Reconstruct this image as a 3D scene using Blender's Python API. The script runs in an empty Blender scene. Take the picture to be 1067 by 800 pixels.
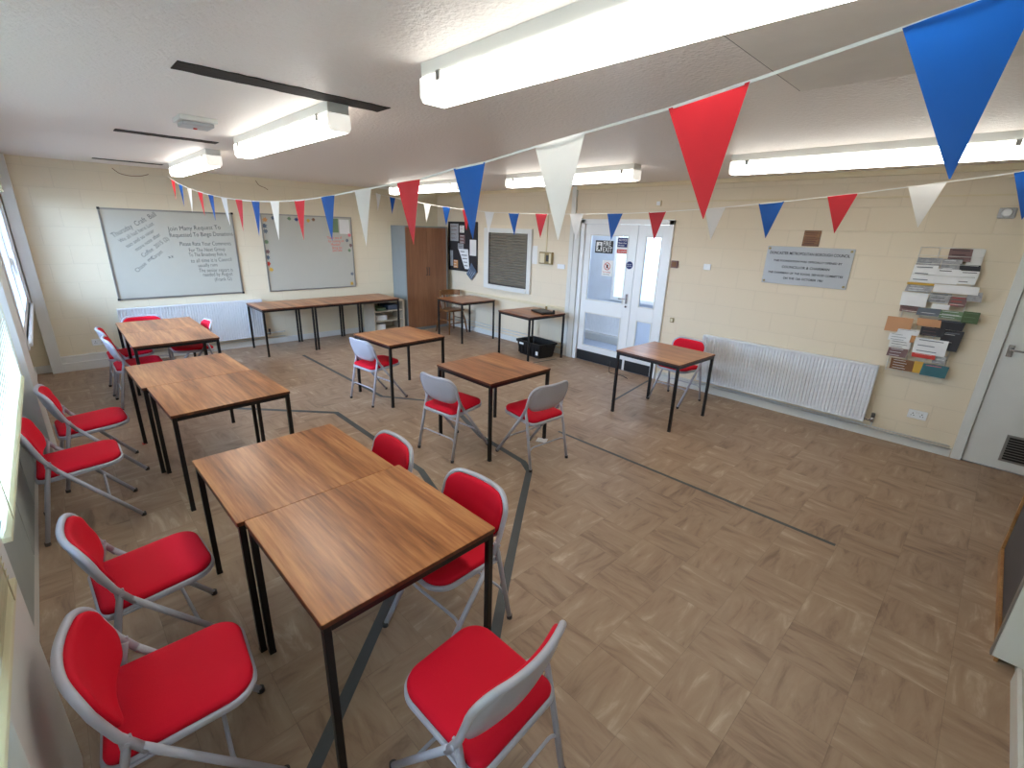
import bpy, bmesh, math, random
from mathutils import Vector, Matrix
random.seed(7)
COL = bpy.context.scene.collection
PI = math.pi

# ------------------------------------------------------------------ materials
def srgb(r, g, b):
    def f(c):
        c /= 255.
        return c / 12.92 if c <= .04045 else ((c + .055) / 1.055) ** 2.4
    return (f(r), f(g), f(b), 1.)

def mat(name, rgb, rough=.5, metal=0., emit=None, es=1., spec=.5, bump=None, var=0.04, vscale=6., alpha=None):
    m = bpy.data.materials.new(name); m.use_nodes = True
    nt = m.node_tree; b = nt.nodes['Principled BSDF']
    c = srgb(*rgb)
    tc = nt.nodes.new('ShaderNodeTexCoord')
    if var:
        n = nt.nodes.new('ShaderNodeTexNoise'); n.inputs['Scale'].default_value = vscale; n.inputs['Detail'].default_value = 4
        nt.links.new(tc.outputs['Object'], n.inputs['Vector'])
        r = nt.nodes.new('ShaderNodeMix'); r.data_type = 'RGBA'
        r.inputs['A'].default_value = tuple(max(0, x * (1 - 2.5 * var)) for x in c[:3]) + (1,)
        r.inputs['B'].default_value = tuple(min(1, x * (1 + 2.5 * var)) for x in c[:3]) + (1,)
        nt.links.new(n.outputs['Fac'], r.inputs['Factor'])
        nt.links.new(r.outputs['Result'], b.inputs['Base Color'])
    else:
        b.inputs['Base Color'].default_value = c
    b.inputs['Roughness'].default_value = rough
    b.inputs['Metallic'].default_value = metal
    b.inputs['Specular IOR Level'].default_value = spec
    if emit:
        b.inputs['Emission Color'].default_value = srgb(*emit); b.inputs['Emission Strength'].default_value = es
    if bump:
        sc, st = bump
        n2 = nt.nodes.new('ShaderNodeTexNoise'); n2.inputs['Scale'].default_value = sc; n2.inputs['Detail'].default_value = 3
        nt.links.new(tc.outputs['Object'], n2.inputs['Vector'])
        bp = nt.nodes.new('ShaderNodeBump'); bp.inputs['Strength'].default_value = st; bp.inputs['Distance'].default_value = .004
        nt.links.new(n2.outputs['Fac'], bp.inputs['Height']); nt.links.new(bp.outputs['Normal'], b.inputs['Normal'])
    return m

def mnode(nt, op, a=None, b=None, c=None):
    n = nt.nodes.new('ShaderNodeMath'); n.operation = op
    for i, v in enumerate((a, b, c)):
        if v is None: continue
        if isinstance(v, (int, float)): n.inputs[i].default_value = v
        else: nt.links.new(v, n.inputs[i])
    return n.outputs[0]

def ramp(nt, fac, stops):
    r = nt.nodes.new('ShaderNodeValToRGB')
    e = r.color_ramp.elements
    while len(e) < len(stops): e.new(.5)
    for i, (p, c) in enumerate(stops):
        e[i].position = p; e[i].color = c
    nt.links.new(fac, r.inputs['Fac'])
    return r.outputs['Color']

def wood(name, light, mid, dark, rough=.32, axis=0, sc=1.):
    m = bpy.data.materials.new(name); m.use_nodes = True
    nt = m.node_tree; b = nt.nodes['Principled BSDF']
    tc = nt.nodes.new('ShaderNodeTexCoord'); oi = nt.nodes.new('ShaderNodeObjectInfo')
    mp = nt.nodes.new('ShaderNodeMapping')
    s = [14 * sc, 14 * sc, 14 * sc]; s[axis] = .9 * sc
    mp.inputs['Scale'].default_value = s
    nt.links.new(tc.outputs['Object'], mp.inputs['Vector'])
    ad = nt.nodes.new('ShaderNodeVectorMath'); ad.operation = 'ADD'
    cb = nt.nodes.new('ShaderNodeCombineXYZ')
    o = mnode(nt, 'MULTIPLY', oi.outputs['Random'], 37.)
    nt.links.new(o, cb.inputs[0]); nt.links.new(o, cb.inputs[1]); nt.links.new(o, cb.inputs[2])
    nt.links.new(mp.outputs[0], ad.inputs[0]); nt.links.new(cb.outputs[0], ad.inputs[1])
    n1 = nt.nodes.new('ShaderNodeTexNoise'); n1.inputs['Scale'].default_value = .55; n1.inputs['Detail'].default_value = 5; n1.inputs['Distortion'].default_value = .8
    n2 = nt.nodes.new('ShaderNodeTexNoise'); n2.inputs['Scale'].default_value = 5.; n2.inputs['Detail'].default_value = 6
    nt.links.new(ad.outputs[0], n1.inputs['Vector']); nt.links.new(ad.outputs[0], n2.inputs['Vector'])
    f = mnode(nt, 'ADD', mnode(nt, 'MULTIPLY', n1.outputs['Fac'], .62), mnode(nt, 'MULTIPLY', n2.outputs['Fac'], .38))
    c = ramp(nt, f, [(.34, srgb(*dark)), (.5, srgb(*mid)), (.64, srgb(*light))])
    nt.links.new(c, b.inputs['Base Color']); b.inputs['Roughness'].default_value = rough
    return m

def floor_mat():
    m = bpy.data.materials.new('marbled_floor_tile'); m.use_nodes = True
    nt = m.node_tree; b = nt.nodes['Principled BSDF']
    tc = nt.nodes.new('ShaderNodeTexCoord')
    T = .305
    sc = nt.nodes.new('ShaderNodeVectorMath'); sc.operation = 'SCALE'; sc.inputs['Scale'].default_value = 1 / T
    nt.links.new(tc.outputs['Object'], sc.inputs[0])
    fl = nt.nodes.new('ShaderNodeVectorMath'); fl.operation = 'FLOOR'; nt.links.new(sc.outputs[0], fl.inputs[0])
    sp = nt.nodes.new('ShaderNodeSeparateXYZ'); nt.links.new(fl.outputs[0], sp.inputs[0])
    chk = mnode(nt, 'ABSOLUTE', mnode(nt, 'MODULO', mnode(nt, 'ADD', sp.outputs[0], sp.outputs[1]), 2.))
    wn = nt.nodes.new('ShaderNodeTexWhiteNoise'); nt.links.new(fl.outputs[0], wn.inputs['Vector'])
    off = nt.nodes.new('ShaderNodeVectorMath'); off.operation = 'SCALE'; off.inputs['Scale'].default_value = 9.
    nt.links.new(wn.outputs['Color'], off.inputs[0])
    def streak(s):
        mp = nt.nodes.new('ShaderNodeMapping'); mp.inputs['Scale'].default_value = s
        nt.links.new(tc.outputs['Object'], mp.inputs['Vector'])
        ad = nt.nodes.new('ShaderNodeVectorMath'); nt.links.new(mp.outputs[0], ad.inputs[0]); nt.links.new(off.outputs[0], ad.inputs[1])
        n = nt.nodes.new('ShaderNodeTexNoise'); n.inputs['Scale'].default_value = 1.; n.inputs['Detail'].default_value = 7; n.inputs['Roughness'].default_value = .62
        n.inputs['Distortion'].default_value = .6
        nt.links.new(ad.outputs[0], n.inputs['Vector']); return n.outputs['Fac']
    a = streak((3.2, 15, 1)); c = streak((15, 3.2, 1))
    mx = nt.nodes.new('ShaderNodeMix'); nt.links.new(chk, mx.inputs['Factor']); nt.links.new(a, mx.inputs['A']); nt.links.new(c, mx.inputs['B'])
    big = nt.nodes.new('ShaderNodeTexNoise'); big.inputs['Scale'].default_value = .9; nt.links.new(tc.outputs['Object'], big.inputs['Vector'])
    f = mnode(nt, 'ADD', mx.outputs['Result'], mnode(nt, 'MULTIPLY', mnode(nt, 'SUBTRACT', wn.outputs['Value'], .5), .09))
    f = mnode(nt, 'ADD', f, mnode(nt, 'MULTIPLY', mnode(nt, 'SUBTRACT', big.outputs['Fac'], .5), .22))
    col = ramp(nt, f, [(.27, srgb(124, 100, 82)), (.45, srgb(154, 128, 106)), (.60, srgb(164, 140, 117)), (.76, srgb(192, 171, 149))])
    # tile joints
    fr = nt.nodes.new('ShaderNodeVectorMath'); fr.operation = 'FRACTION'; nt.links.new(sc.outputs[0], fr.inputs[0])
    s2 = nt.nodes.new('ShaderNodeSeparateXYZ'); nt.links.new(fr.outputs[0], s2.inputs[0])
    mn = mnode(nt, 'MINIMUM', s2.outputs[0], s2.outputs[1])
    j = mnode(nt, 'LESS_THAN', mn, .008)
    mj = nt.nodes.new('ShaderNodeMix'); mj.data_type = 'RGBA'; nt.links.new(mnode(nt, 'MULTIPLY', j, .28), mj.inputs['Factor'])
    nt.links.new(col, mj.inputs['A']); mj.inputs['B'].default_value = srgb(70, 58, 46)
    nt.links.new(mj.outputs['Result'], b.inputs['Base Color'])
    rr = mnode(nt, 'ADD', mnode(nt, 'MULTIPLY', big.outputs['Fac'], .2), .33)
    nt.links.new(rr, b.inputs['Roughness'])
    b.inputs['Specular IOR Level'].default_value = .45
    return m

def block_mat(name, rgb, horiz):
    """painted blockwork: horiz = which object axis runs along the wall"""
    m = bpy.data.materials.new(name); m.use_nodes = True
    nt = m.node_tree; b = nt.nodes['Principled BSDF']
    tc = nt.nodes.new('ShaderNodeTexCoord'); sp = nt.nodes.new('ShaderNodeSeparateXYZ'); nt.links.new(tc.outputs['Object'], sp.inputs[0])
    cb = nt.nodes.new('ShaderNodeCombineXYZ'); nt.links.new(sp.outputs[horiz], cb.inputs[0]); nt.links.new(sp.outputs[2], cb.inputs[1])
    br = nt.nodes.new('ShaderNodeTexBrick'); br.inputs['Scale'].default_value = 1.; br.inputs['Brick Width'].default_value = .45
    br.inputs['Row Height'].default_value = .225; br.inputs['Mortar Size'].default_value = .006; br.inputs['Mortar Smooth'].default_value = .6
    c = srgb(*rgb)
    br.inputs['Color1'].default_value = c; br.inputs['Color2'].default_value = tuple(x * .985 for x in c[:3]) + (1,)
    br.inputs['Mortar'].default_value = tuple(x * .94 for x in c[:3]) + (1,)
    nt.links.new(cb.outputs[0], br.inputs['Vector'])
    nt.links.new(br.outputs['Color'], b.inputs['Base Color']); b.inputs['Roughness'].default_value = .55
    n = nt.nodes.new('ShaderNodeTexNoise'); n.inputs['Scale'].default_value = 60; nt.links.new(tc.outputs['Object'], n.inputs['Vector'])
    h = mnode(nt, 'SUBTRACT', mnode(nt, 'MULTIPLY', n.outputs['Fac'], .25), br.outputs['Fac'])
    bp = nt.nodes.new('ShaderNodeBump'); bp.inputs['Strength'].default_value = .35; bp.inputs['Distance'].default_value = .004
    nt.links.new(h, bp.inputs['Height']); nt.links.new(bp.outputs['Normal'], b.inputs['Normal'])
    return m

def ceiling_mat():
    m = bpy.data.materials.new('textured_ceiling'); m.use_nodes = True
    nt = m.node_tree; b = nt.nodes['Principled BSDF']
    tc = nt.nodes.new('ShaderNodeTexCoord')
    b.inputs['Base Color'].default_value = srgb(232, 226, 222); b.inputs['Roughness'].default_value = .42
    n = nt.nodes.new('ShaderNodeTexVoronoi'); n.inputs['Scale'].default_value = 55; n.feature = 'SMOOTH_F1'
    w = nt.nodes.new('ShaderNodeTexNoise'); w.inputs['Scale'].default_value = 60; w.inputs['Detail'].default_value = 3
    nt.links.new(tc.outputs['Object'], n.inputs['Vector']); nt.links.new(tc.outputs['Object'], w.inputs['Vector'])
    bg = nt.nodes.new('ShaderNodeTexNoise'); bg.inputs['Scale'].default_value = .8; nt.links.new(tc.outputs['Object'], bg.inputs['Vector'])
    h = mnode(nt, 'ADD', mnode(nt, 'MULTIPLY', n.outputs['Distance'], .5), w.outputs['Fac'])
    bp = nt.nodes.new('ShaderNodeBump'); bp.inputs['Distance'].default_value = .007
    # texture is stronger towards the camera half of the ceiling
    sp = nt.nodes.new('ShaderNodeSeparateXYZ'); nt.links.new(tc.outputs['Object'], sp.inputs[0])
    st = nt.nodes.new('ShaderNodeMapRange'); st.inputs['From Min'].default_value = 3.; st.inputs['From Max'].default_value = 6.
    st.inputs['To Min'].default_value = .12; st.inputs['To Max'].default_value = .75; nt.links.new(sp.outputs[0], st.inputs['Value'])
    nt.links.new(st.outputs[0], bp.inputs['Strength'])
    nt.links.new(h, bp.inputs['Height']); nt.links.new(bp.outputs['Normal'], b.inputs['Normal'])
    return m

M = {}
M['wall_x'] = block_mat('painted_block_wall_back', (226, 215, 190), 1)
M['wall_y'] = block_mat('painted_block_wall_right', (226, 213, 190), 0)
M['wall_plain'] = mat('painted_plaster', (222, 218, 206), .6)
M['wall_front'] = mat('painted_wall_grey', (188, 190, 186), .6)
M['ceiling'] = ceiling_mat()
M['panel_ceiling'] = mat('smooth_board', (226, 222, 216), .6, bump=(30, .1))
M['floor'] = floor_mat()
M['trim'] = mat('white_gloss_paint', (218, 219, 216), .3, var=.02)
M['upvc'] = mat('white_upvc', (232, 236, 240), .28, var=.01)
M['radiator'] = mat('radiator_enamel', (226, 230, 236), .3, var=.015)
M['black_metal'] = mat('black_painted_steel', (22, 21, 22), .38, spec=.4)
M['black_plastic'] = mat('black_plastic', (20, 20, 22), .4)
M['grey_metal'] = mat('grey_powder_coat', (178, 178, 190), .36, metal=.1, spec=.5, var=.02)
M['dark_cap'] = mat('dark_rubber_cap', (60, 56, 56), .6)
M['red'] = mat('red_vinyl_weave', (208, 12, 42), .7, spec=.2, bump=(420, .25), var=.03, vscale=3.)
M['red'].node_tree.nodes['Principled BSDF'].inputs['Sheen Weight'].default_value = .0
M['top'] = wood('teak_laminate', (196, 138, 88), (164, 103, 60), (108, 62, 34), .3)
M['top_edge'] = wood('table_edge_lipping', (110, 62, 36), (84, 44, 26), (56, 28, 18), .45)
M['cup_door'] = wood('brown_cupboard_door', (150, 106, 76), (136, 93, 65), (122, 82, 57), .45, axis=2)
M['cup_side'] = mat('grey_steel_cabinet', (128, 134, 134), .4)
M['light_wood'] = wood('light_wood', (184, 142, 92), (164, 120, 74), (136, 94, 56), .45)
M['chair_wood'] = wood('chair_wood', (150, 104, 58), (122, 80, 42), (84, 52, 26), .4)
M['pale_wood'] = mat('pale_painted_wood', (196, 186, 168), .5)
M['lit_side'] = mat('lit_diffuser_side', (255, 255, 255), .3, emit=(255, 250, 240), es=4.)
M['lit'] = mat('lit_diffuser', (255, 255, 255), .3, emit=(255, 250, 238), es=17.)
M['diff_end'] = mat('diffuser_end', (250, 250, 246), .3, emit=(255, 250, 238), es=.55)
M['slot'] = mat('dark_slot', (34, 28, 27), .8, bump=(40, .6))
M['tape'] = mat('grey_tape', (74, 78, 80), .55, var=.08, vscale=9)
M['board'] = mat('whiteboard_surface', (186, 185, 174), .22, var=.01)
M['alu'] = mat('aluminium', (150, 150, 148), .35, metal=.7)
M['ink'] = mat('black_marker_ink', (84, 86, 92), .6)
M['ink_red'] = mat('red_marker_ink', (214, 104, 96), .6)
M['steel_plate'] = mat('brushed_steel_plate', (176, 178, 182), .42, metal=.3, var=.05, vscale=3)
M['black_ink'] = mat('engraved_black', (25, 25, 28), .5)
M['white_paper'] = mat('white_paper', (226, 226, 224), .7)
M['grey_paper'] = mat('newsprint', (160, 162, 166), .7, var=.2, vscale=40)
M['conduit'] = mat('cream_conduit', (222, 208, 176), .5)
M['pipe'] = mat('painted_pipe', (205, 208, 208), .35)
M['chrome'] = mat('chrome', (200, 200, 204), .15, metal=.95)
M['shutter'] = mat('shutter_slats', (122, 116, 104), .5, metal=.2)
M['blind'] = mat('cream_blind', (226, 220, 190), .5)
_bn = M['blind'].node_tree; _tb = _bn.nodes.new('ShaderNodeBsdfTranslucent'); _tb.inputs[0].default_value = (.8, .8, .66, 1); _mb = _bn.nodes.new('ShaderNodeMixShader'); _mb.inputs[0].default_value = .35
_bn.links.new(_bn.nodes['Principled BSDF'].outputs[0], _mb.inputs[1]); _bn.links.new(_tb.outputs[0], _mb.inputs[2]); _bn.links.new(_mb.outputs[0], _bn.nodes['Material Output'].inputs[0])
M['blue_flag'] = mat('blue_plastic_pennant', (20, 90, 180), .42, var=.05)
M['red_flag'] = mat('red_plastic_pennant', (214, 46, 58), .42, var=.05)
M['white_flag'] = mat('white_plastic_pennant', (242, 242, 242), .42, var=.03)
for k_ in ('blue', 'red', 'white'):
    m_ = M[k_ + '_flag']; nt_ = m_.node_tree; b_ = nt_.nodes['Principled BSDF']; tr = nt_.nodes.new('ShaderNodeBsdfTranslucent'); mx_ = nt_.nodes.new('ShaderNodeMixShader'); mx_.inputs[0].default_value = .42
    src = b_.inputs['Base Color'].links[0].from_socket; nt_.links.new(src, tr.inputs[0])
    nt_.links.new(b_.outputs[0], mx_.inputs[1]); nt_.links.new(tr.outputs[0], mx_.inputs[2]); nt_.links.new(mx_.outputs[0], nt_.nodes['Material Output'].inputs[0])
M['cord'] = mat('white_tape_cord', (236, 234, 230), .5)
M['grey_panel'] = mat('grey_infill_panel', (156, 164, 162), .45)
M['joint'] = mat('dark_joint', (24, 26, 28), .7)
M['noticeboard'] = mat('dark_felt', (44, 42, 44), .9, var=.1, vscale=20)
M['dark_grey'] = mat('dark_grey_panel', (70, 72, 80), .5)
M['brass'] = mat('aged_brass', (150, 132, 92), .4, metal=.4)
def tone(name, rgb, rough=.6, **k):
    M[name] = mat(name, rgb, rough, **k); return M[name]
for n_, c_ in dict(p_teal=(60, 112, 122), p_orange=(198, 142, 90), p_kraft=(196, 146, 106), p_green=(78, 100, 66), p_black=(44, 44, 50), p_photo=(120, 92, 92),
                   p_yellow=(206, 166, 66), p_slate=(104, 112, 122), p_blue=(40, 66, 140), p_red=(196, 60, 50), p_navy=(32, 48, 110), p_pink=(214, 110, 120),
                   p_leaf=(104, 130, 98), p_bluegrey=(84, 100, 120), p_brown=(122, 82, 52), p_white=(232, 234, 236)).items():
    tone(n_, c_)
g = bpy.data.materials.new('window_glass'); g.use_nodes = True
_nt = g.node_tree; _b = _nt.nodes['Principled BSDF']; _nt.nodes.remove(_b)
_t = _nt.nodes.new('ShaderNodeBsdfTransparent'); _t.inputs[0].default_value = (.93, .96, 1, 1)
_g = _nt.nodes.new('ShaderNodeBsdfGlossy'); _g.inputs['Roughness'].default_value = .05
_m = _nt.nodes.new('ShaderNodeMixShader'); _f = _nt.nodes.new('ShaderNodeFresnel'); _f.inputs[0].default_value = 1.35
_nt.links.new(_f.outputs[0], _m.inputs[0]); _nt.links.new(_t.outputs[0], _m.inputs[1]); _nt.links.new(_g.outputs[0], _m.inputs[2])
_nt.links.new(_m.outputs[0], _nt.nodes['Material Output'].inputs[0])
M['glass'] = g

# ------------------------------------------------------------------ mesh helpers
def box(bm, x0, x1, y0, y1, z0, z1, bev=0., mi=0):
    vs = [bm.verts.new((x, y, z)) for x in (x0, x1) for y in (y0, y1) for z in (z0, z1)]
    q = [(0, 1, 3, 2), (4, 6, 7, 5), (0, 4, 5, 1), (2, 3, 7, 6), (0, 2, 6, 4), (1, 5, 7, 3)]
    fs = [bm.faces.new([vs[i] for i in f]) for f in q]
    for f in fs: f.material_index = mi
    if bev > 0:
        es = list({e for f in fs for e in f.edges})
        r = bmesh.ops.bevel(bm, geom=es, offset=bev, segments=2, affect='EDGES', profile=.6)
        for f in r['faces']: f.material_index = mi
    return fs

def fillet(pts, rad, seg=6):
    pts = [Vector(p) for p in pts]; out = [pts[0]]
    for i in range(1, len(pts) - 1):
        p, a, b = pts[i], pts[i - 1], pts[i + 1]
        r = rad[i] if isinstance(rad, (list, tuple)) else rad
        da, db = (a - p), (b - p)
        r = min(r, da.length * .49, db.length * .49)
        if r < 1e-4: out.append(p); continue
        s, e = p + da.normalized() * r, p + db.normalized() * r
        for k in range(seg + 1):
            t = k / seg
            out.append((1 - t) ** 2 * s + 2 * t * (1 - t) * p + t * t * e)
    out.append(pts[-1]); return out

def tube(bm, pts, r, n=10, caps=True, flat=None):
    pts = [Vector(p) for p in pts]
    rings = []; up = None
    for i, p in enumerate(pts):
        d = (pts[min(i + 1, len(pts) - 1)] - pts[max(i - 1, 0)]).normalized()
        if up is None:
            up = d.orthogonal().normalized()
        up = (up - d * up.dot(d)).normalized()
        side = d.cross(up)
        rr = r[i] if isinstance(r, (list, tuple)) else r
        rings.append([bm.verts.new(p + (up * math.cos(a) + side * math.sin(a)) * rr) for a in [2 * PI * k / n for k in range(n)]])
    for a, b in zip(rings, rings[1:]):
        for k in range(n):
            f = bm.faces.new((a[k], a[(k + 1) % n], b[(k + 1) % n], b[k])); f.smooth = True
    if caps:
        bm.faces.new(rings[0][::-1]); bm.faces.new(rings[-1])

def loft(bm, rings, smooth=True, cap0=True, cap1=True):
    vr = [[bm.verts.new(p) for p in ring] for ring in rings]
    n = len(vr[0])
    for a, b in zip(vr, vr[1:]):
        for k in range(n):
            f = bm.faces.new((a[k], a[(k + 1) % n], b[(k + 1) % n], b[k])); f.smooth = smooth
    for flag, ring, rev in ((cap0, vr[0], True), (cap1, vr[-1], False)):
        if flag:
            f = bm.faces.new(ring[::-1] if rev else ring); f.smooth = smooth

def rrect(w, h, radii, seg=7, inset=0., dense=0):
    """rounded rectangle outline, corners (+x+y, -x+y, -x-y, +x-y); dense = extra points per straight side"""
    out = []
    for (sx, sy), r, a0 in zip(((1, 1), (-1, 1), (-1, -1), (1, -1)), radii, (0, PI / 2, PI, 3 * PI / 2)):
        r = max(r - inset, .004); cx_, cy_ = sx * (w / 2 - inset - r), sy * (h / 2 - inset - r)
        for k in range(seg + 1):
            a = a0 + (PI / 2) * k / seg
            out.append((cx_ + r * math.cos(a), cy_ + r * math.sin(a)))
    if dense:
        o2 = []; n = seg + 1
        for i in range(4):
            o2 += out[i * n:(i + 1) * n]
            p, q = out[(i + 1) * n - 1], out[((i + 1) * n) % (4 * n)]
            for k in range(1, dense): o2.append((p[0] + (q[0] - p[0]) * k / dense, p[1] + (q[1] - p[1]) * k / dense))
        out = o2
    return out

def cyl(bm, c, r, h, axis='z', n=20, r2=None):
    r2 = r if r2 is None else r2
    ax = {'x': Vector((1, 0, 0)), 'y': Vector((0, 1, 0)), 'z': Vector((0, 0, 1))}[axis]
    u = ax.orthogonal().normalized(); v = ax.cross(u); c = Vector(c)
    a = [bm.verts.new(c - ax * h / 2 + (u * math.cos(t) + v * math.sin(t)) * r) for t in [2 * PI * k / n for k in range(n)]]
    b = [bm.verts.new(c + ax * h / 2 + (u * math.cos(t) + v * math.sin(t)) * r2) for t in [2 * PI * k / n for k in range(n)]]
    for k in range(n):
        f = bm.faces.new((a[k], a[(k + 1) % n], b[(k + 1) % n], b[k])); f.smooth = True
    bm.faces.new(a[::-1]); bm.faces.new(b)

def obj(name, bm, m, parent=None, loc=None):
    bmesh.ops.recalc_face_normals(bm, faces=bm.faces)
    me = bpy.data.meshes.new(name); bm.to_mesh(me); bm.free()
    for x in (m if isinstance(m, (list, tuple)) else [m]): me.materials.append(x)
    o = bpy.data.objects.new(name, me); COL.objects.link(o)
    if parent: o.parent = parent
    if loc: o.location = loc
    return o

def B(name, m, parent, *boxes, bev=0.):
    bm = bmesh.new()
    for b in boxes: box(bm, *b, bev=bev)
    return obj(name, bm, m, parent)

def thing(name, label, cat, loc=(0, 0, 0), rz=0., group=None):
    o = bpy.data.objects.new(name, None); COL.objects.link(o); o.empty_display_size = .1
    o.location = loc; o.rotation_euler = (0, 0, rz)
    return tag(o, label, cat, group)

def tag(o, label=None, cat=None, group=None, kind=None):
    if label: o['label'] = label
    if cat: o['category'] = cat
    if group: o['group'] = group
    if kind: o['kind'] = kind
    return o

def struct(name, m, *boxes, bev=0., label=None):
    o = B(name, m, None, *boxes, bev=bev); o['kind'] = 'structure'
    if label: o['label'] = label
    return o

def dup(root, loc, rz, label, group=None):
    r = root.copy(); COL.objects.link(r); r.location = loc; r.rotation_euler = (0, 0, rz); r['label'] = label
    if group: r['group'] = group
    for ch in list(root.children):
        c = ch.copy(); COL.objects.link(c); c.parent = r
        for gch in list(ch.children):
            d = gch.copy(); COL.objects.link(d); d.parent = c
    return r

def text(name, s, size, loc, rot, m, parent, spin=0., sx=1., align='LEFT', bold=0.):
    cu = bpy.data.curves.new(name, 'FONT'); cu.body = s; cu.size = size; cu.align_x = align; cu.resolution_u = 3
    cu.extrude = .0006; cu.offset = bold
    t = bpy.data.objects.new(name, cu); COL.objects.link(t)
    bpy.context.view_layer.update()
    me = bpy.data.meshes.new_from_object(t); bpy.data.objects.remove(t); bpy.data.curves.remove(cu)
    me.materials.append(m)
    mt = Matrix.Rotation(spin, 4, 'Z') @ Matrix.Diagonal((sx, 1, 1, 1))
    me.transform(mt)
    R = Matrix(((0, 0, 1), (1, 0, 0), (0, 1, 0))).to_4x4() if rot == 'X' else Matrix(((1, 0, 0), (0, 0, -1), (0, 1, 0))).to_4x4()
    me.transform(Matrix.Translation(loc) @ R)
    o = bpy.data.objects.new(name, me); COL.objects.link(o); o.parent = parent
    return o

# ------------------------------------------------------------------ room shell
CH = 2.576; YW = -6.25; XR = 8.76; XA = 9.35; YA = -1.2
struct('floor', M['floor'], (-.3, XA + .2, YW - .3, 0.0, -.1, 0.))
struct('ceiling', M['ceiling'], (-.3, 10.0, YW - .3, 1.5, CH, CH + .15))
struct('wall_back', M['wall_x'], (-.25, 0., YW - .25, .25, 0., CH))
struct('wall_right', M['wall_y'], (-.0, 3.715, 0., .16, 0., CH), (5.185, 8.37, 0., .16, 0., CH), (9.22, XA + .2, 0., .16, 0., CH), (3.715, 5.185, 0., .16, 2.12, CH), (8.37, 9.22, 0., .16, 2.10, CH))
struct('wall_front', M['wall_front'], (XR, XR + .5, YW, YA, 0., CH), (XR + .5, XA, YA - .2, YA, 0., CH), (XA, XA + .2, YA - .1, .16, 0, CH))
# window wall: window openings from z .92 to 2.30
WZ0, WZ1 = .92, 2.30
struct('wall_left', M['wall_plain'], (0, XR, YW - .12, YW, 0, WZ0), (0, XR, YW - .12, YW, WZ1, CH), (0, .22, YW - .12, YW, WZ0, WZ1),
       (2.80, 3.50, YW - .12, YW, WZ0, WZ1), (6.30, 6.95, YW - .12, YW, WZ0, WZ1), (8.60, XR, YW - .12, YW, WZ0, WZ1))
struct('trim_1', M['trim'], (2.85, 3.45, YW, -6.11, 0, CH), bev=.004, label='boxed white column between the windows')
struct('trim_2', M['trim'], (6.30, 6.90, YW, -6.12, 0, CH), bev=.004, label='boxed white column nearest the camera')
struct('trim_3', M['trim'], (0., .12, -6.09, -5.98, 0, CH), bev=.004, label='white boxed pipe casing in the corner')
struct('trim_4', M['trim'], (0., .11, -5.98, -5.32, .0, .11), (0, .075, -5.98, -5.30, .11, .19), bev=.003, label='low white pipe casing by the skirting')
struct('trim_5', M['trim'], (3.50, 3.58, -.035, 0, 0, CH), (3.60, 3.70, -.05, 0, 0, 2.2), bev=.004, label='white vertical boxing beside the double doors')
# skirtings
struct('baseboard_back', M['trim'], (0, .018, -5.30, 0, 0, .095), (0, .018, YW, -6.09, 0, .095), bev=.003)
struct('baseboard_left', M['trim'], (0.02, 2.85, YW, YW + .018, 0, .1), (3.45, 6.30, YW, YW + .018, 0, .1), (6.9, XR, YW, YW + .018, 0, .1), bev=.003)
struct('baseboard_right', M['trim'], (0.0, 3.50, -.02, 0, 0, .09), (5.20, 8.32, -.02, 0, 0, .09), (9.28, XA, -.02, 0, 0, .09), bev=.003)
struct('baseboard_front', M['trim'], (XR - .016, XR, -6.2, -3.0, 0, .09), (XR - .016, XR, -1.66, YA, 0, .09), bev=.003)
# corner cover strip at the top of the door wall
struct('trim_6', M['conduit'], (0, XA, -.03, 0, CH - .05, CH), label='cream coving strip along the top of the door wall')

# windows
def window(n, x0, x1, mull, YW=YW):
    w = thing('window_%d' % n, None, None, (0, 0, 0)); w['kind'] = 'structure'
    y0, y1 = YW - .10, YW - .03
    bs = [(x0, x1, y0, y1, WZ0, WZ0 + .06), (x0, x1, y0, y1, WZ1 - .06, WZ1), (x0, x0 + .06, y0, y1, WZ0, WZ1), (x1 - .06, x1, y0, y1, WZ0, WZ1)]
    for m_ in mull: bs.append((m_ - .035, m_ + .035, y0, y1, WZ0, WZ1))
    B('window_frame', M['upvc'], w, *bs, bev=.004)
    B('sill', M['upvc'], w, (x0, x1, YW - .03, YW + .012, WZ0 - .03, WZ0), bev=.004)
    B('pane', M['glass'], w, (x0 + .05, x1 - .05, YW - .072, YW - .066, WZ0 + .05, WZ1 - .05))
    bm = bmesh.new()
    for m_ in mull[:1]:
        box(bm, m_ - .012, m_ + .012, YW - .03, YW - .01, 1.45, 1.52); box(bm, m_ - .008, m_ + .008, YW - .015, YW, 1.36, 1.5)
    obj('window_handle', bm, M['upvc'], w)
window(1, .20, 2.80, [1.5], -6.09); struct('trim_11', M['upvc'], (.13, .20, YW, -6.10, WZ0 - .04, 2.36), (2.80, 2.84, YW, -6.10, WZ0 - .04, 2.36), (.20, 2.80, YW, -6.10, WZ0 - .06, WZ0), (.20, 2.80, YW, -6.10, WZ1, 2.36), bev=.003, label='white projecting surround of the far window'); window(2, 3.50, 6.30, [4.9]); window(3, 6.95, 8.60, [])

# infill panels under middle window with dark joints
for i, (a, b_) in enumerate([(3.47, 4.17), (4.19, 4.84), (4.86, 6.28)]):
    struct('trim_%d' % (7 + i), M['grey_panel'], (a, b_, YW, YW + .02, .1, .86), bev=.003, label='grey infill panel below the middle window')

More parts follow.
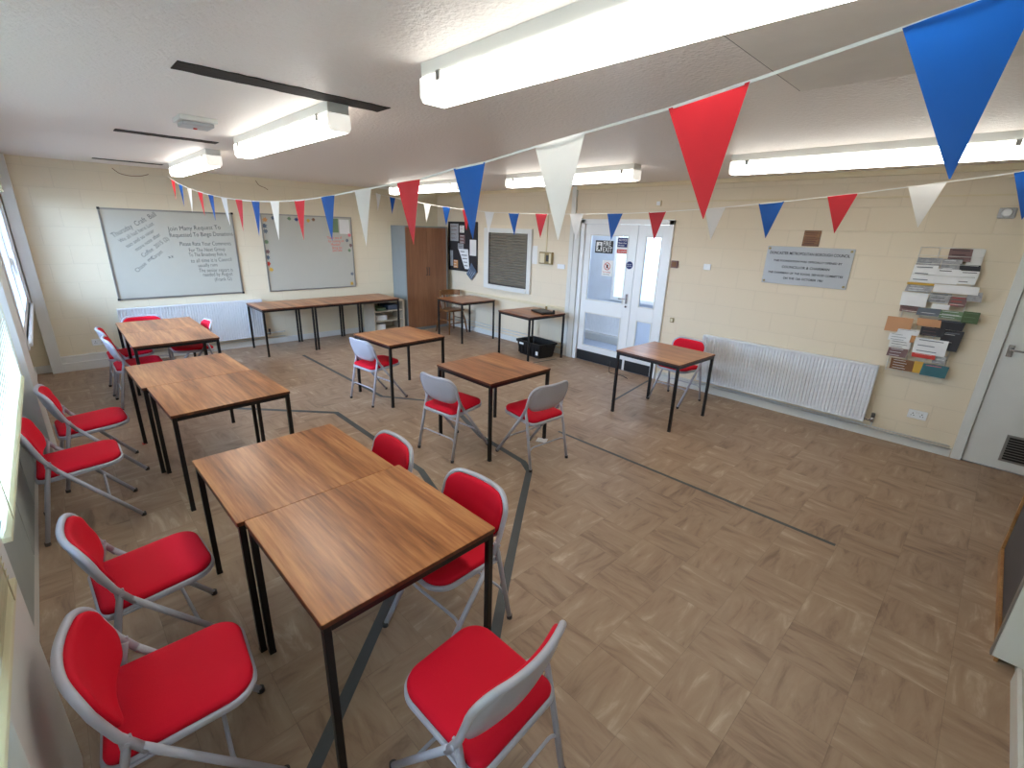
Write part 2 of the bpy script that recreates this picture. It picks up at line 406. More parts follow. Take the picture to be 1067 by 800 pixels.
# venetian blinds
def blind(x0, x1, y, zb, label, zt=2.4, stack=False):
    t = thing('venetian_blind', label, 'blind', (0, 0, 0))
    B('head_rail', M['blind'], t, (x0, x1, y - .025, y + .025, zt, zt + .05), bev=.003)
    bm = bmesh.new()
    p = .0075 if stack else .021
    z = zb + .03
    while z < zt - .005:
        a = .2 if stack else 1.05
        hw = .0125
        dy, dz = hw * math.cos(a), hw * math.sin(a)
        vs = [bm.verts.new(q) for q in ((x0 + .01, y - dy, z - dz), (x1 - .01, y - dy, z - dz), (x1 - .01, y + dy * .1, z + dz * .35), (x0 + .01, y + dy * .1, z + dz * .35))]
        v2 = [bm.verts.new(q) for q in ((x0 + .01, y + dy, z + dz), (x1 - .01, y + dy, z + dz))]
        bm.faces.new(vs); bm.faces.new((vs[3], vs[2], v2[1], v2[0]))
        z += p
    obj('slats', bm, M['blind'], t)
    B('bottom_rail', M['blind'], t, (x0, x1, y - .014, y + .014, zb, zb + .02), bev=.003)
    n = max(2, int((x1 - x0) / .8))
    for k in range(n):
        xx = x0 + .12 + (x1 - x0 - .24) * k / (n - 1); bm = bmesh.new()
        tube(bm, [(xx, y + .016, zb + .02), (xx, y + .016, zt)], .0015, 5)
        obj('ladder_cord', bm, M['blind'], t)
    return t
blind(4.05, 6.26, -6.118, .93, 'cream slatted blind lowered over the middle window, beyond the near column')
blind(6.52, 8.58, -6.104, .93, 'cream slatted blind closest to the camera, covering the near column')
blind(.24, 2.78, -6.07, 2.16, 'cream slatted blind raised into a bundle at the far window', zt=2.31, stack=True)

# ------------------------------------------------------------------ ceiling things
def ceiling_light(x0, yc, label):
    t = thing('ceiling_light', label, 'light', (x0 + .9, yc, CH), 0., 'fluorescent batten lights')
    B('housing', M['trim'], t, (-.9, .9, -.062, .062, -.06, 0), bev=.003)
    bm = bmesh.new()
    rings = []
    for x in (-.893, .893):
        prof = [(-.066, -.058), (-.066, -.125), (-.054, -.145), (.054, -.145), (.066, -.125), (.066, -.058)]
        rings.append([(x, a, b_) for a, b_ in prof])
    loft(bm, rings, smooth=False, cap0=False, cap1=False)
    bm.normal_update()
    for f in bm.faces: f.material_index = 0 if abs(f.normal.z) > .95 else 1
    obj('diffuser', bm, [M['lit'], M['lit_side']], t)
    for sx in (-1, 1):
        bm = bmesh.new()
        prof = [(-.067, -.056), (-.067, -.126), (-.055, -.147), (.055, -.147), (.067, -.126), (.067, -.056)]
        x = sx * .893
        loft(bm, [[(x, a, b_) for a, b_ in prof], [(x + sx * .012, a * .98, b_ if b_ > -.06 else b_ * .985) for a, b_ in prof]], smooth=False)
        e = obj('end_cap', bm, M['diff_end'], t)
    for x in (-.78, .755): B('clip', M['alu'], t, (x, x + .025, -.074, -.066, -.085, -.05))
    return t
ceiling_light(6.36, -4.51, 'nearest fluorescent light, long lit batten at top centre of the photo')
ceiling_light(3.64, -4.51, 'fluorescent light between the two longer dark ceiling slots, second along window side row')
ceiling_light(.92, -4.51, 'small looking fluorescent light farthest away, above the whiteboard with handwriting')
ceiling_light(6.46, -1.56, 'fluorescent light above the wall plaque and leaflet rack')
ceiling_light(3.74, -1.56, 'fluorescent light in front of the double doors')
ceiling_light(.96, -1.56, 'fluorescent light above the brown cupboard, partly behind a red pennant')

# broken-out slots left in the ceiling
for i, (x, w, y0, y1, lb) in enumerate([(5.50, .075, -5.28, -4.26, 'widest dark slot in the ceiling, closest to the camera'), (3.19, .06, -5.28, -4.58, 'dark ceiling slot behind the detector, meeting the second light'),
                                    (.60, .05, -5.25, -4.58, 'thin dark ceiling slot farthest away near the end wall')]):
    bm = bmesh.new(); n = 26
    L, R = [], []
    for k in range(n + 1):
        y = y0 + (y1 - y0) * k / n
        L.append(bm.verts.new((x - w + random.uniform(-.007, .007), y, CH - .004))); R.append(bm.verts.new((x + w + random.uniform(-.007, .007), y, CH - .004)))
    for k in range(n): bm.faces.new((L[k], R[k], R[k + 1], L[k + 1]))
    # torn plaster lip around the hole
    r = bmesh.ops.extrude_face_region(bm, geom=list(bm.faces)); bmesh.ops.translate(bm, vec=(0, 0, .006), verts=[v for v in r['geom'] if isinstance(v, bmesh.types.BMVert)])
    tag(obj('ceiling_slot', bm, M['slot']), lb, 'ceiling slot', 'dark slots in the ceiling')
t = thing('ceiling_hatch', 'smooth square board patch in the textured ceiling near the large blue pennant', 'hatch', (8.0, -3.83, CH))
B('board', M['panel_ceiling'], t, (-.59, .61, -.60, .60, -.008, 0), bev=.002)
B('joint', M['joint'], t, (-.594, -.590, -.60, .60, -.006, 0))
t = thing('ceiling_detector', 'small white rectangular detector box on the ceiling between two dark slots', 'detector', (4.22, -4.95, CH))
B('housing', M['trim'], t, (-.11, .11, -.11, .11, -.03, 0), bev=.006)
B('grille', M['steel_plate'], t, (-.09, .09, -.09, .09, -.055, -.03), bev=.008)
bm = bmesh.new(); cyl(bm, (-.03, 0, -.058), .012, .008); obj('indicator', bm, M['p_red'], t)

# ------------------------------------------------------------------ bunting
FL1 = [(8.01, 8.19, 2.311, 2.338, 8.143, 2.043, 'b'), (7.542, 7.742, 2.242, 2.27, 7.68, 1.971, 'r'), (7.066, 7.272, 2.195, 2.215, 7.196, 1.902, 'w'), (6.618, 6.812, 2.155, 2.166, 6.735, 1.89, 'b'),
       (6.182, 6.375, 2.12, 2.127, 6.296, 1.849, 'r'), (5.754, 5.933, 2.101, 2.108, 5.83, 1.822, 'w'), (5.319, 5.504, 2.08, 2.086, 5.404, 1.835, 'b'), (4.89, 5.068, 2.07, 2.072, 4.955, 1.824, 'r'),
       (4.43, 4.61, 2.073, 2.071, 4.492, 1.81, 'w'), (4.0, 4.19, 2.085, 2.079, 4.095, 1.82, 'b'), (3.57, 3.76, 2.106, 2.096, 3.682, 1.85, 'r'), (3.13, 3.32, 2.134, 2.120, 3.271, 1.89, 'w'),
       (2.69, 2.88, 2.170, 2.153, 2.811, 1.93, 'b'), (2.29, 2.48, 2.210, 2.190, 2.395, 1.97, 'r'), (1.84, 2.03, 2.26, 2.236, 1.935, 2.01, 'w'), (1.44, 1.63, 2.318, 2.292, 1.55, 2.07, 'b'),
       (1.07, 1.26, 2.385, 2.348, 1.168, 2.15, 'r')]
FL2 = [(.02, .20, 2.496, 2.462, .08, 2.19, 'w', -1.35), (.53, .715, 2.42, 2.395, .60, 2.14, 'b', -1.367), (1.09, 1.28, 2.352, 2.332, 1.17, 2.08, 'r', -1.38), (1.62, 1.81, 2.292, 2.271, 1.69, 2.01, 'w', -1.398), (2.14, 2.33, 2.236, 2.22, 2.22, 1.965, 'b', -1.414),
       (2.64, 2.83, 2.195, 2.182, 2.72, 1.91, 'r', -1.43), (3.144, 3.34, 2.160, 2.150, 3.23, 1.883, 'w', -1.444), (3.634, 3.828, 2.14, 2.136, 3.743, 1.872, 'b', -1.459), (4.125, 4.318, 2.129, 2.127, 4.213, 1.851, 'r', -1.474),
       (4.678, 4.869, 2.125, 2.125, 4.777, 1.848, 'w', -1.49), (5.198, 5.386, 2.126, 2.128, 5.277, 1.865, 'b', -1.506), (5.692, 5.877, 2.137, 2.144, 5.791, 1.883, 'r', -1.521), (6.26, 6.442, 2.163, 2.176, 6.358, 1.905, 'w', -1.538),
       (6.715, 6.905, 2.197, 2.213, 6.82, 1.933, 'b', -1.551), (7.20, 7.387, 2.240, 2.257, 7.30, 1.983, 'r', -1.566), (7.665, 7.856, 2.288, 2.311, 7.775, 2.031, 'w', -1.58), (8.149, 8.34, 2.346, 2.375, 8.25, 2.085, 'b', -1.594)]
def bunting(label, flags, ends):
    t = thing('bunting', label, 'bunting', (0, 0, 0), 0., 'strings of red, white and blue bunting')
    fl = sorted([(f if len(f) == 8 else f + (-4.6,)) for f in flags])
    pts = [ends[0]]
    for f in fl: pts += [(f[0], f[7], f[2]), (f[1], f[7], f[3])]
    pts.append(ends[1])
    bm = bmesh.new()
    h = .0036; th = .0010
    prev = None
    for p in pts:
        q = [bm.verts.new((p[0], p[1] - th, p[2] - h)), bm.verts.new((p[0], p[1] + th, p[2] - h)), bm.verts.new((p[0], p[1] + th, p[2] + h)), bm.verts.new((p[0], p[1] - th, p[2] + h))]
        if prev:
            for k in range(4): bm.faces.new((prev[k], prev[(k + 1) % 4], q[(k + 1) % 4], q[k]))
        prev = q
    obj('tape', bm, M['cord'], t)
    for i, f in enumerate(fl):
        bm = bmesh.new(); n = 10; prev = None
        cv = random.uniform(-.012, .012)
        for k in range(n + 1):
            s = k / n; w = 1 - s * .985
            row = []
            for j in range(5):
                u = j / 4
                x = (f[0] * (1 - u) + f[1] * u) * (1 - s) + f[4] * s + (u - .5) * (.012) * s * .2
                z = (f[2] * (1 - u) + f[3] * u) * (1 - s) + f[5] * s
                y = f[7] - .002 + cv * s * s + .006 * math.sin(u * PI) * (1 - s) * (1 if i % 2 else -1)
                row.append(bm.verts.new((x, y, z)))
            if prev:
                for j in range(4):
                    fc = bm.faces.new((prev[j], prev[j + 1], row[j + 1], row[j])); fc.smooth = True
            prev = row
        c = {'b': 'blue', 'r': 'red', 'w': 'white'}[f[6]]
        o = obj('pennant', bm, M[c + '_flag'], t); o['label'] = c + ' triangular pennant'
    return t
bunting('nearer string of bunting with large pennants, sagging from the far ceiling light to the right', FL1, ((.90, -4.6, 2.425), (8.755, -4.6, 2.44)))
bunting('farther string of bunting with small pennants, hanging in front of the double doors and plaque', FL2, ((.0, -1.34, 2.50), (8.755, -1.61, 2.43)))

# ------------------------------------------------------------------ tables
def table_proto():
    t = thing('square_table', 'x', 'table')
    bm = bmesh.new(); h = .378
    # top with darker lipping: side faces get material 1
    rings = [[(a, b_, z) for a, b_ in rrect(2 * h - ins, 2 * h - ins, (.006,) * 4, 2)] for z, ins in ((.700, .001), (.702, 0), (.718, 0), (.7205, .003))]
    loft(bm, rings, smooth=False)
    for f in bm.faces:
        f.normal_update(); f.material_index = 0 if abs(f.normal.z) > .5 else 1
    obj('tabletop', bm, [M['top'], M['top_edge']], t)
    bm = bmesh.new(); q = .372; w = .026
    for s in (-1, 1):
        box(bm, -q, q, s * q - (w if s > 0 else 0), s * q + (0 if s > 0 else w), .672, .6995, bev=.002)
        box(bm, s * q - (w if s > 0 else 0), s * q + (0 if s > 0 else w), -q + w, q - w, .672, .6995, bev=.002)
    obj('frame', bm, M['black_metal'], t)
    for sx in (-1, 1):
        for sy in (-1, 1):
            bm = bmesh.new()
            xa, xb = sorted((sx * q, sx * (q - .027))); ya, yb = sorted((sy * q, sy * (q - .027)))
            box(bm, xa, xb, ya, yb, .012, .6721, bev=.003)
            l = obj('leg', bm, M['black_metal'], t)
            B('foot_cap', M['black_plastic'], l, (xa - .001, xb + .001, ya - .001, yb + .001, 0, .014), bev=.002)
    return t
TP = table_proto(); first_t = [True]
def table(x, y, a, label, group=None):
    if first_t[0]:
        first_t[0] = False; TP.location = (x, y, 0); TP.rotation_euler = (0, 0, a); TP['label'] = label
        if group: TP['group'] = group
        return TP
    return dup(TP, (x, y, 0), a, label, group)
def pair(cx, cy, a, labels, shift=0.):
    for s, lb in zip((-1, 1), labels):
        dx, dy = s * .379, (shift if s > 0 else 0)
        table(cx + dx * math.cos(a) - dy * math.sin(a), cy + dx * math.sin(a) + dy * math.cos(a), a, lb, 'square wood effect tables with black legs')
pair(6.268, -5.115, .020, ('near table pair, its far square table pushed against the nearest one', 'nearest square wood effect table at the bottom left, with black square legs'), .027)
pair(3.976, -5.155, .035, ('middle table pair, square table on the far side of the seam', 'middle table pair, square table on the near side of the seam'), .03)
pair(1.705, -5.038, -.003, ('farthest table pair, square table next to the end wall radiator', 'farthest table pair, square table on the near side of the seam'), .0)
for y, lb in ((-3.372, 'left table of the row against the end wall, in front of the radiator'), (-2.612, 'middle table of the row against the end wall under the second whiteboard'), (-1.852, 'right table of the row against the end wall, beside the brown cupboard')):
    table(.50, y, 0, lb, 'square wood effect tables with black legs')
table(3.49, -3.042, .045, 'square table with one folding chair at its left, behind the centre table', 'square wood effect tables with black legs')
table(5.163, -3.048, .007, 'square table in the centre of the room with two grey backed chairs', 'square wood effect tables with black legs')
table(5.905, -1.197, -.042, 'square table standing alone before the radiator near the double doors', 'square wood effect tables with black legs')
table(1.557, -.50, -.026, 'square table beside the brown cupboard with a wooden chair behind it', 'square wood effect tables with black legs')
table(3.225, -.51, -.08, 'square table with a black device on top, beside the double doors', 'square wood effect tables with black legs')

# ------------------------------------------------------------------ folding chairs (faces local +y)
def chair_proto():
    t = thing('folding_chair', 'x', 'chair')
    W = .214; R_ = .0130
    # side line of the front leg / back tube, (y, z)
    def fr(z):   # y of the tube centre at height z
        P_ = [(0., .235), (.45, -.105), (.54, -.155), (.64, -.19), (.745, -.212)]
        for (z0, y0), (z1, y1) in zip(P_, P_[1:]):
            if z <= z1: return y0 + (y1 - y0) * (z - z0) / (z1 - z0)
        return P_[-1][1]
    for s in (-1, 1):
        bm = bmesh.new()
        tube(bm, fillet([(s * (W - .012), fr(.012), .012), (s * W, fr(.47), .47)], .05), R_)
        l = obj('leg', bm, M['grey_metal'], t)
        bm = bmesh.new(); cyl(bm, (s * (W - .012), fr(.008), .011), .0145, .022); obj('foot_cap', bm, M['dark_cap'], l)
    bm = bmesh.new()
    zt = .733
    top = [(-W, .45), (-W, .54), (-W, .60)] + [(-W + .085 * (1 - math.cos(q)), .648 + .085 * math.sin(q)) for q in [PI / 2 * k / 8 for k in range(9)]] + [(-.129 + .258 * k / 12, zt) for k in range(1, 12)]
    top += [(-a_, b_) for a_, b_ in top[:12]][::-1]
    tube(bm, [(a_, fr(b_) - .046 * max(0, 1 - (a_ / W) ** 2), b_) for a_, b_ in top], R_)
    obj('back_frame', bm, M['grey_metal'], t)
    # backrest shell and pad, curved plates
    def bp(u, v, w):   # u across, v height, w thickness forward
        k = -.046 * (1 - (u / .214) ** 2)
        return (u, fr(v) + k + w, v)
    def plate(bm, w0, w1, ins, z0, z1, domed):
        hgt = z1 - z0; zc = (z0 + z1) / 2
        out = lambda i: rrect(.424, hgt, (.085, .085, .10, .10), 8, i, 7)
        rings = [[bp(a, zc + b_, w0) for a, b_ in out(ins)]]
        rings += [[bp(a, zc + b_, w0 + (w1 - w0) * .6) for a, b_ in out(ins)]]
        rings += [[bp(a, zc + b_, w1 - (w1 - w0) * .12) for a, b_ in out(ins + .005)]]
        rings += [[bp(a, zc + b_, w1) for a, b_ in out(ins + .015)]]
        # inner rings keep the curve
        for f_ in (.85, .7, .5, .25, .02):
            base = out(ins + .015)
            rings.append([bp(a * f_, zc + b_ * f_, w1 + domed * (1 - f_)) for a, b_ in base])
        loft(bm, rings, cap0=False)
        rb = [[bp(a * f_, zc + b_ * f_, w0) for a, b_ in out(ins)] for f_ in (1, .75, .5, .25, .02)]
        loft(bm, rb, cap0=False)
        bmesh.ops.remove_doubles(bm, verts=bm.verts, dist=.0002)
    bm = bmesh.new(); plate(bm, -.009, .002, .000, .500, .738, 0)
    sh = obj('back_shell', bm, M['grey_metal'], t)
    bm = bmesh.new(); plate(bm, .0022, .030, .010, .502, .738, .004)
    obj('back_pad', bm, M['red'], t)
    # seat
    bm = bmesh.new()
    def seat_out(i, z): return [(a, b_ - .008, z - .008 + .010 * b_ / .2) for a, b_ in rrect(.396, .425, (.10, .10, .055, .055), 8, i)]
    loft(bm, [seat_out(.012, .404), seat_out(.003, .408), seat_out(0, .414), seat_out(0, .429), seat_out(.003, .433), seat_out(.012, .434)])
    obj('seat_pan', bm, M['grey_metal'], t)
    bm = bmesh.new()
    loft(bm, [seat_out(.011, .4342), seat_out(.0095, .446), seat_out(.014, .455), seat_out(.026, .461), seat_out(.06, .466), seat_out(.11, .468), seat_out(.16, .4685)])
    obj('seat_pad', bm, M['red'], t)
    # rear legs
    for s in (-1, 1):
        bm = bmesh.new(); wr = W + .004
        tube(bm, fillet([(s * wr, -.245, .012), (s * (wr - .010), -.168, .40), (s * (wr - .012), -.140, .515)], .05), R_ * .95)
        l = obj('leg', bm, M['grey_metal'], t)
        bm = bmesh.new(); cyl(bm, (s * wr, -.246, .011), .0145, .022); obj('foot_cap', bm, M['dark_cap'], l)
        bm = bmesh.new()
        box(bm, s * (W - .002) - .005, s * (W - .002) + .005, -.160, -.128, .490, .530, bev=.003)
        cyl(bm, (s * (W + .004), -.142, .512), .008, .024, 'x', 10)
        obj('bracket', bm, M['grey_metal'], t)
        bm = bmesh.new(); tube(bm, [(s * (W - .010), -.165, .405), (s * (W - .012), -.06, .405)], .005, 8)
        obj('link_bar', bm, M['grey_metal'], t)
    for (y, z, rz_, bend) in ((fr(.19), .19, .0075, .03), (-.212, .185, .0065, .03)):
        bm = bmesh.new(); ww = W - .008
        dz = .035
        tube(bm, fillet([(-ww, y, z - dz * .3), (-ww + .03, y + (-.006 if y > 0 else .004), z + dz * .35), (ww - .03, y + (-.006 if y > 0 else .004), z + dz * .35), (ww, y, z - dz * .3)], .03), rz_, 8)
        obj('stretcher', bm, M['grey_metal'], t)
    return t
CP = chair_proto(); first_c = [True]
def chair(x, y, rz, label):
    g_ = 'red padded folding chairs'
    if first_c[0]:
        first_c[0] = False; CP.location = (x, y, 0); CP.rotation_euler = (0, 0, rz); CP['label'] = label; CP['group'] = g_; return CP
    return dup(CP, (x, y, 0), rz, label, g_)
D = math.radians
chair(6.65, -5.795, D(-5), 'red folding chair in the bottom left corner, closest to the windowsill column')
chair(5.915, -5.77, D(3), 'red folding chair left of the near table pair, second from the bottom left corner')
chair(4.37, -5.945, D(0), 'red folding chair half behind the lowered blind, nearer of two beside the middle tables')
chair(3.645, -5.84, D(3), 'red folding chair farther of two at the left side of the middle tables')
chair(1.95, -5.35, D(0), 'red folding chair tucked under the farthest table pair, nearer one on its left')
chair(1.36, -5.36, D(0), 'red folding chair tucked under the farthest table pair, farther one on its left')
chair(.925, -5.13, D(-90), 'red folding chair at the far end of the farthest tables, back to the radiator')
chair(1.45, -4.78, D(180), 'red folding chair tucked in on the right side of the farthest tables')
chair(7.335, -5.07, D(94), 'red folding chair seen from behind at the near end of the nearest table')
chair(6.70, -4.735, D(184), 'red folding chair tucked under the right side of the nearest table, black leg in front')
chair(6.0, -4.80, D(178), 'red folding chair right of the near tables, only its backrest above the tabletop')
chair(5.09, -3.45, D(7), 'red seated folding chair with grey back to the camera, left of the centre table')
chair(5.665, -3.035, D(86), 'red seated folding chair with grey back to the camera, right of the centre table')
chair(3.475, -3.33, D(6), 'red folding chair at the left of the table behind the centre one')
chair(5.79, -.62, D(176), 'red folding chair facing the camera behind the lone table by the radiator')

# ------------------------------------------------------------------ floor tape
def tape(name, pts, w, label):
    bm = bmesh.new()
    P_ = [Vector((x, y, 0)) for x, y in pts]; L = []
    for i, p in enumerate(P_):
        d1 = (P_[i] - P_[i - 1]).normalized() if i else (P_[1] - P_[0]).normalized()
        d2 = (P_[i + 1] - P_[i]).normalized() if i < len(P_) - 1 else d1
        n1 = Vector((-d1.y, d1.x, 0)); n2 = Vector((-d2.y, d2.x, 0)); n = (n1 + n2).normalized(); k = w / 2 / max(.4, n.dot(n1))
        L.append((bm.verts.new((p + n * k) + Vector((0, 0, .0015))), bm.verts.new((p - n * k) + Vector((0, 0, .0015)))))
    for a, b_ in zip(L, L[1:]): bm.faces.new((a[0], a[1], b_[1], b_[0]))
    return tag(obj(name, bm, M['tape']), label, 'floor tape', 'grey tape lines on the floor')
tape('floor_tape', [(1.05, -3.30), (3.46, -3.30), (4.02, -2.90), (5.35, -2.45)][:3], .045, 'grey floor tape from near the end wall to the table behind the centre one')
tape('floor_tape', [(2.5, -5.0), (3.62, -3.93), (5.28, -3.95), (5.63, -4.05), (5.74, -4.18), (6.44, -4.95), (6.92, -5.5), (7.4, -6.05)], .055, 'bent grey floor tape passing between the tables and under the nearest one')
tape('floor_tape', [(4.46, -2.92), (5.09, -3.13), (5.73, -3.19), (5.88, -3.27), (6.23, -3.72), (6.75, -4.38), (6.98, -4.66)], .055, 'grey floor tape running from under the centre table down behind the nearest chair')
tape('floor_tape', [(5.50, -2.45), (7.92, -2.44)], .032, 'straight thin grey floor tape across the open floor')
tape('floor_tape', [(5.34, -1.27), (5.18, -.16)], .03, 'short grey floor tape running up to the double doors')
tape('floor_tape', [(2.95, -.85), (3.55, -.80), (3.62, -.3)], .03, 'thin grey floor tape around the black crate')

# ------------------------------------------------------------------ whiteboards
def frame_x(bm, y0, y1, z0, z1, w, x0, x1):
    box(bm, x0, x1, y0, y1, z0, z0 + w, bev=.002); box(bm, x0, x1, y0, y1, z1 - w, z1, bev=.002)
    box(bm, x0, x1, y0, y0 + w, z0 + w, z1 - w, bev=.002); box(bm, x0, x1, y1 - w, y1, z0 + w, z1 - w, bev=.002)
t = thing('whiteboard', 'left whiteboard covered with slanted and indented black handwriting', 'whiteboard', (0, 0, 0))
B('writing_surface', M['board'], t, (.006, .012, -5.26, -3.74, .88, 2.04))
bm = bmesh.new(); frame_x(bm, -5.27, -3.73, .863, 2.047, .022, .001, .02); obj('frame', bm, M['alu'], t)
bm = bmesh.new()
for y in (-5.27, -3.745):
    for z in (.862, 2.03): box(bm, .0, .026, y - .006, y + .024, z - .004, z + .024, bev=.004)
obj('corner_cap', bm, M['black_plastic'], t)
bm = bmesh.new()
box(bm, .0125, .0135, -5.2, -5.19, 1.0, 1.01); bm.free()
def hand(lines, x, m, nm='handwriting'):
    for (s, y, z, size, spin, sx) in lines:
        text(nm, s, size, (x, y, z), 'X', m, t, spin, sx, bold=-.0006)
a35 = D(36)
hand([('Thursday  Craft  Ball', -5.17, 1.675, .088, D(30), .80), ('We all had here Last', -5.11, 1.61, .07, D(31), .80), ('too and so nicer', -5.05, 1.545, .068, D(33), .88), ('more note after', -4.96, 1.50, .07, D(35), .82),
      ('Coffee  2015 (2)', -4.90, 1.42, .075, D(36), .82), ('Chase  me', -5.0, 1.22, .075, D(42), .9), ('Carpet', -4.80, 1.385, .07, D(38), .85), ('xx', -4.62, 1.40, .07, D(12), 1.)], .0125, M['ink'])
hand([('Join Many Request To', -4.56, 1.775, .085, D(3.5), .86), ('Requested To Bingo Donations', -4.56, 1.69, .085, D(2.5), .74), ('Please Rate Your Comments', -4.46, 1.575, .08, D(1), .70), ('For The Next Group', -4.36, 1.49, .075, D(2), .72),
      ('To The Broadway Role is', -4.37, 1.425, .075, D(1), .62), ('to all time it is Council', -4.36, 1.34, .078, D(1.5), .74), ('usually runs', -4.28, 1.275, .072, D(1.5), .74), ('The senior report is', -4.28, 1.20, .08, D(0), .68),
      ('needed by August', -4.24, 1.14, .08, D(0), .68), ('(Frank G)', -4.10, 1.06, .075, D(2), .8)], .0125, M['ink'])
t = thing('whiteboard', 'right whiteboard bordered with small leaf stickers and faint red writing', 'whiteboard', (0, 0, 0))
B('writing_surface', M['board'], t, (.006, .012, -3.335, -1.865, .87, 2.05))
bm = bmesh.new(); frame_x(bm, -3.345, -1.855, .857, 2.062, .018, .001, .02); obj('frame', bm, M['alu'], t)
def leafy(y, z, r, m):
    bm = bmesh.new(); n = 14; c = bm.verts.new((.0145, y, z)); vs = []
    for k in range(n):
        a = 2 * PI * k / n + .3; rr = r * (1 if k % 2 == 0 else .55) * random.uniform(.85, 1.15)
        vs.append(bm.verts.new((.0138, y + rr * math.cos(a), z + rr * math.sin(a))))
    for k in range(n): bm.faces.new((c, vs[k], vs[(k + 1) % n]))
    obj('leaf_sticker', bm, m, t)
cl = ['p_orange', 'p_bluegrey', 'p_slate', 'p_leaf', 'p_photo', 'p_bluegrey', 'p_red', 'p_yellow']
for (y, z), c in zip([(-3.28, 1.97), (-3.30, 1.88), (-3.29, 1.80), (-3.30, 1.64), (-3.30, 1.49), (-3.31, 1.40), (-3.31, 1.30), (-3.28, 1.21)], cl): leafy(y, z, .042, M[c])
for (y, z), c in zip([(-3.16, 2.0), (-2.91, 2.0), (-2.80, 1.99), (-2.61, 1.98), (-2.52, 2.0), (-1.91, 1.76), (-1.96, 1.67), (-1.90, 1.59), (-1.93, 1.50), (-1.91, 1.09), (-1.93, .92)],
                     ['p_bluegrey', 'p_leaf', 'p_navy', 'p_yellow', 'p_brown', 'p_pink', 'p_slate', 'p_photo', 'p_leaf', 'p_slate', 'p_yellow']): leafy(y, z, .038, M[c])
B('note_sheet', M['p_leaf'], t, (.0125, .0135, -2.24, -2.10, 1.80, 2.03))['label'] = 'green note sheet'
B('paper_sheet', M['white_paper'], t, (.0125, .0135, -2.08, -1.90, 1.78, 2.02))['label'] = 'white paper sheet'
for s, y, z in (('Thank you all', -2.32, 1.69), ('for coming on', -2.30, 1.635), ('Monday!', -2.26, 1.58), ('Bring tea', -2.24, 1.525), ('and cake', -2.24, 1.48)):
    text('red_writing', s, .062, (.0125, y, z), 'X', M['ink_red'], t, D(2), .8)
# stray wires on the end wall
for pts, lb in (([(.004, -5.03, 2.53), (.004, -4.97, 2.47), (.004, -4.86, 2.45), (.004, -4.74, 2.46), (.004, -4.66, 2.49)], 'thin loose wire on the end wall above the left whiteboard'),
                ([(.004, -3.34, 2.53), (.004, -3.30, 2.46), (.004, -3.22, 2.44), (.004, -3.18, 2.41)], 'short loose wire on the end wall above the right whiteboard')):
    bm = bmesh.new(); tube(bm, fillet(pts, .05), .004, 6); tag(obj('loose_wire', bm, M['p_brown']), lb, 'wire')
# socket on end wall
def socket(x, y, z, axis, label, w=.146, h=.086, name='wall_socket', cat='socket', holes=True):
    t = thing(name, label, cat, (x, y, z), 0 if axis == 'Y' else PI / 2)
    B('faceplate', M['upvc'], t, (-w / 2, w / 2, -.012, 0, -h / 2, h / 2), bev=.004)
    if holes:
        bm = bmesh.new()
        for s in (-1, 1):
            box(bm, s * .035 - .004, s * .035 + .004, -.0128, -.011, .004, .014); box(bm, s * .035 - .014, s * .035 - .006, -.0128, -.011, -.014, -.008); box(bm, s * .035 + .006, s * .035 + .014, -.0128, -.011, -.014, -.008)
        obj('pin_holes', bm, M['black_plastic'], t)
        B('switches', M['trim'], t, (-.012, -.004, -.016, -.011, .012, .028), (.004, .012, -.016, -.011, .012, .028), bev=.001)
    return t
socket(.001, -5.57, .33, 'X', 'white double socket low on the end wall, left of the radiator')
socket(8.005, -.001, .335, 'Y', 'white double socket low on the wall below the leaflet rack')
socket(5.69, -.001, 1.575, 'Y', 'small pale light switch on the wall between doors and plaque', .09, .07, 'light_switch', 'light switch', False)
socket(3.345, -.001, 1.41, 'Y', 'pale narrow switch plate left of the double doors', .15, .07, 'switch_plate', 'switch', False)

